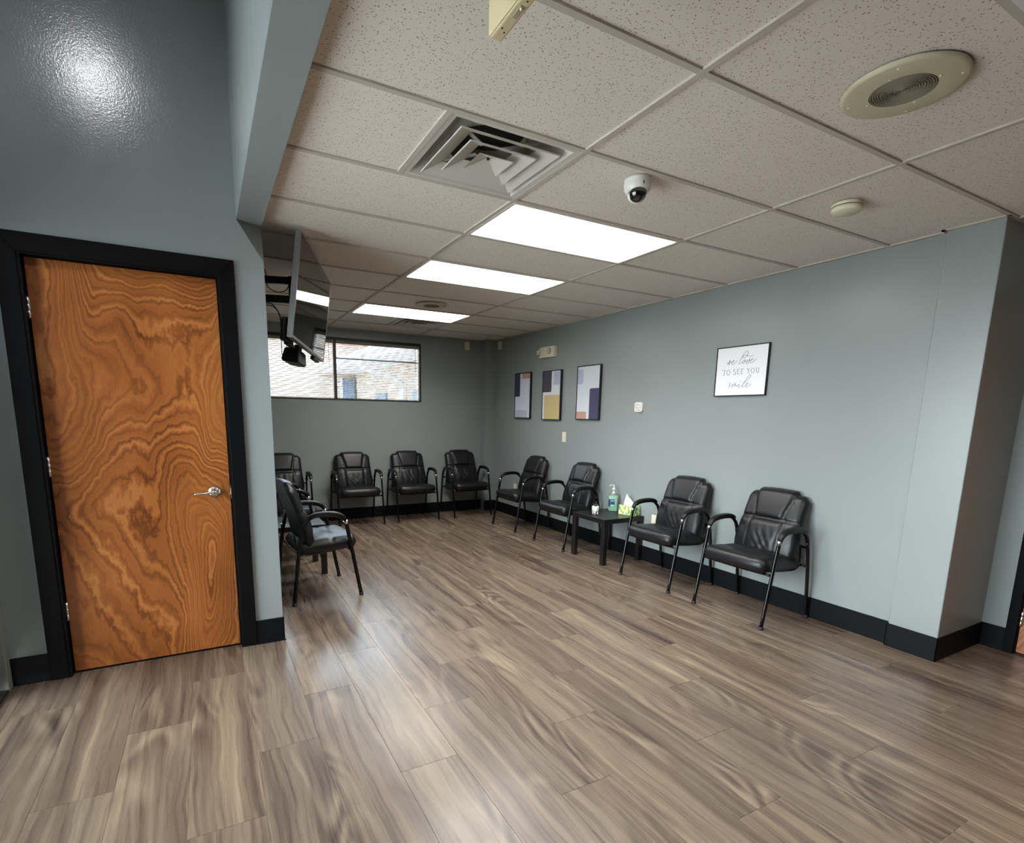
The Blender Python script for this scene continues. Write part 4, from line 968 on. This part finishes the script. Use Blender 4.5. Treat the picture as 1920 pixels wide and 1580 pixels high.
def sensor(x, y, z, n, label):
    t = thing('wall_sensor', label, 'sensor', (x, y, z), 0, 'small ivory sensors high in the far corner')
    u = (0, 1, 0) if n[0] else (1, 0, 0)
    bm = B(); bm_prism(bm, rrect(0.072, 0.118, 0.006, 3), (n[0]*0.0005, n[1]*0.0005, 0), u, (0, 0, 1), n, 0.022); obj('body', bm, IVORY, t)
    bm = B(); bm_prism(bm, rrect(0.010, 0.014, 0.003, 3), (n[0]*0.022, n[1]*0.022, 0.005), u, (0, 0, 1), n, 0.0015); obj('indicator', bm, SPKGRILL, t)
sensor(W, 5.80, 2.530, (-1, 0, 0), 'small ivory sensor box under the ceiling on the right wall near the corner')
sensor(2.043, D, 2.520, (0, -1, 0), 'small ivory sensor box under the ceiling on the far wall near the corner')

t = thing('emergency_light', 'cream twin-head emergency light high on the right wall above the prints', 'emergency light', (W, 4.49, 2.305))
bm = B(); prof = [(-0.001, -0.17), (-0.045, -0.17)]+[(-0.045-0.030*math.sin(PI*k/10), -0.17+0.34*k/10) for k in range(1, 10)]+[(-0.045, 0.17), (-0.001, 0.17)]
bm_prism(bm, [(p[0], p[1]) for p in prof], (0, 0, -0.065), (1, 0, 0), (0, 1, 0), (0, 0, 1), 0.130); obj('housing', bm, IVORY, t)
for yy, xx in ((-0.085, -0.068), (0.172, -0.05)):
    bm = B(); bm_lathe(bm, [(0.0, -0.008), (0.022, -0.010), (0.026, -0.016), (0.030, -0.012), (0.036, 0.004), (0.036, 0.014), (0.0, 0.014)], 28, (xx, yy, 0.012), axis='x'); hd = obj('lamp_head', bm, OFFWHITE, t)
    bm = B(); bm_lathe(bm, [(0.0, -0.0175), (0.010, -0.016), (0.012, -0.010)], 20, (xx, yy, 0.012), axis='x'); obj('bulb', bm, CHROME, hd)
    bm = B(); bm_lathe(bm, [(0.030, -0.0125), (0.036, -0.0125), (0.0385, -0.004), (0.0385, 0.004)], 28, (xx, yy, 0.012), axis='x'); obj('lamp_ring', bm, SPKGRILL, hd)

# ------------------------------------------------------------ television on a swing arm
ty, tt, tr = 0.358, 0.121, -0.042
a_ = Vector((math.sin(ty), math.cos(ty), 0)); n_ = Vector((math.cos(ty), -math.sin(ty), 0)); u_ = Vector((0, 0, 1))
n2 = math.cos(tt)*n_-math.sin(tt)*u_; u2 = math.cos(tt)*u_+math.sin(tt)*n_
a2 = math.cos(tr)*a_+math.sin(tr)*u2; u3 = math.cos(tr)*u2-math.sin(tr)*a_
TVC = Vector((-0.764, 2.755, 2.246)); TVW, TVH = 1.13, 0.638
TM = Matrix(((a2.x, -n2.x, u3.x, TVC.x), (a2.y, -n2.y, u3.y, TVC.y), (a2.z, -n2.z, u3.z, TVC.z), (0, 0, 0, 1)))
tv = thing('television', 'black flat screen television tilted down on a wall arm, reflecting a ceiling light', 'television')
tv.matrix_world = TM
bm = B()   # bezel frame, front at y=0, body behind (+y)
hw_, hh_ = TVW/2, TVH/2; bz = 0.011
for a in ((-hw_, hw_, hh_-bz, hh_), (-hw_, hw_, -hh_, -hh_+0.020), (-hw_, -hw_+bz, -hh_+0.020, hh_-bz), (hw_-bz, hw_, -hh_+0.020, hh_-bz)):
    bm_box(bm, a[0], a[1], 0.0, 0.036, a[2], a[3], bev=0.001)
obj('bezel', bm, TVEDGE, tv)
obj('screen', box_mesh(-hw_+bz, hw_-bz, 0.002, 0.006, -hh_+0.020, hh_-bz), SCREEN, tv)
bm = B(); bm_box(bm, -hw_+0.006, hw_-0.006, 0.008, 0.038, -hh_+0.006, hh_-0.006, bev=0.002); bm_box(bm, -hw_*0.8, hw_*0.8, 0.036, 0.062, -hh_*0.92, hh_*0.42, bev=0.012, seg=2)
obj('back_shell', bm, BLACKPL, tv)
mt = thing('television_mount', 'black articulated wall mount arm behind the television', 'mount', (XC, 2.95, 2.36))
def mo(name, bm, mat=BLACKPL):
    o = obj(name, bm, mat, mt); o.location = (-XC, -2.95, -2.36); return o
mo('wall_plate', box_mesh(XC+0.002, XC+0.016, 2.80, 3.10, 2.20, 2.50, bev=0.002))
def barseg(p, q, w, h):
    p, q = Vector(p), Vector(q); d_ = q-p; L = d_.length; bm = B(); bm_box(bm, -L/2, L/2, -w/2, w/2, -h/2, h/2, bev=0.003)
    bm.transform(Matrix.Translation((p+q)/2) @ d_.to_track_quat('X', 'Z').to_matrix().to_4x4()); return bm
end = (-0.905, 2.83)
for z, h in ((2.420, 0.050), (2.292, 0.052)):
    mo('arm', barseg((XC+0.015, 2.90, z), (end[0], end[1], z), 0.035, h))
bm = B(); bm_lathe(bm, [(0, -0.095), (0.020, -0.095), (0.020, 0.095), (0, 0.095)], 16, (end[0], end[1], 2.356)); mo('pivot_post', bm)
bk = thing('television_bracket', 'black vertical bracket rails on the back of the television', 'bracket'); bk.matrix_world = TM
for x in (-0.14, 0.14): obj('rail', box_mesh(x-0.018, x+0.018, 0.0645, 0.082, -0.24, 0.24, bev=0.002), BLACKPL, bk)
obj('cross_plate', box_mesh(-0.20, 0.20, 0.0825, 0.094, -0.06, 0.10, bev=0.002), BLACKPL, bk)
mb = thing('media_box', 'black media player box hanging behind the lower near corner of the television', 'box'); mb.matrix_world = TM
bm = B(); bm_box(bm, -0.45, -0.22, 0.068, 0.105, -0.330, -0.175, bev=0.012, seg=2); obj('case', bm, BLACKPL, mb)
bm = B(); bm_box(bm, -0.40, -0.28, 0.045, 0.09, -0.345, -0.330, bev=0.004); obj('connector', bm, BLACKPL, mb)
sp = thing('hanging_speaker', 'black tapered speaker box hanging under the television', 'speaker'); sp.matrix_world = TM
bm = B(); v0 = [(-0.135, 0.055, -0.325), (0.125, 0.055, -0.325), (0.125, 0.15, -0.325), (-0.135, 0.15, -0.325)]; v1 = [(-0.165, 0.040, -0.425), (0.14, 0.045, -0.425), (0.14, 0.16, -0.425), (-0.165, 0.16, -0.425)]
A_ = [bm.verts.new(p) for p in v0]; B_ = [bm.verts.new(p) for p in v1]
bm.faces.new(A_); bm.faces.new(B_[::-1])
for k in range(4): bm.faces.new((A_[k], A_[(k+1) % 4], B_[(k+1) % 4], B_[k]))
bmesh.ops.recalc_face_normals(bm, faces=bm.faces); bmesh.ops.bevel(bm, geom=list(bm.edges), offset=0.008, segments=2, affect='EDGES')
obj('cabinet', bm, BLACKPL, sp)
obj('hanger', box_mesh(-0.06, 0.05, 0.07, 0.10, -0.325, -0.29, bev=0.002), BLACKPL, sp)
rc = thing('remote_receiver', 'small black receiver clipped under the far lower edge of the television', 'receiver'); rc.matrix_world = TM
bm = B(); bm_box(bm, 0.20, 0.40, 0.004, 0.04, -0.350, -0.321, bev=0.008, seg=2); obj('case', bm, BLACKPL, rc)
def cable(pts, label, r=0.0032):
    bm = B(); bm_tube(bm, pts, r, 6, 8); o = obj('cable', bm, BLACKPL); tag(o, label, 'cable', 'cables behind the television')
cable([(XC+0.006, 2.74, 2.52), (-1.085, 2.74, 2.45), (-1.075, 2.74, 2.35), (-1.01, 2.73, 2.315), (-0.955, 2.72, 2.335), (-0.935, 2.71, 2.38)], 'thin black cable looping over the upper mount arm behind the television')
cable([(XC+0.006, 2.74, 2.21), (-1.05, 2.74, 2.22), (-1.005, 2.73, 2.15), (-1.00, 2.76, 2.00), (-0.995, 2.80, 1.90)], 'thin black cable hanging straight down left of the media box')
cable([(XC+0.006, 2.76, 2.23), (-1.06, 2.73, 2.235), (-1.015, 2.70, 2.17), (-1.005, 2.62, 2.08), (-1.03, 2.52, 2.02), (-1.05, 2.40, 1.96)], 'thin black cable curving into the media box below the television')
t = thing('wall_power_adapter', 'small grey power plug on the wall below the television arm', 'plug', (XC, 2.86, 2.215))
bm = B(); bm_box(bm, 0.003, 0.055, -0.022, 0.022, -0.04, 0.03, bev=0.006, seg=2); obj('body', bm, TVEDGE, t)
bm = B(); bm_box(bm, 0.001, 0.004, -0.036, 0.036, -0.058, 0.058, bev=0.001); obj('cover_plate', bm, BLACKPL, t)
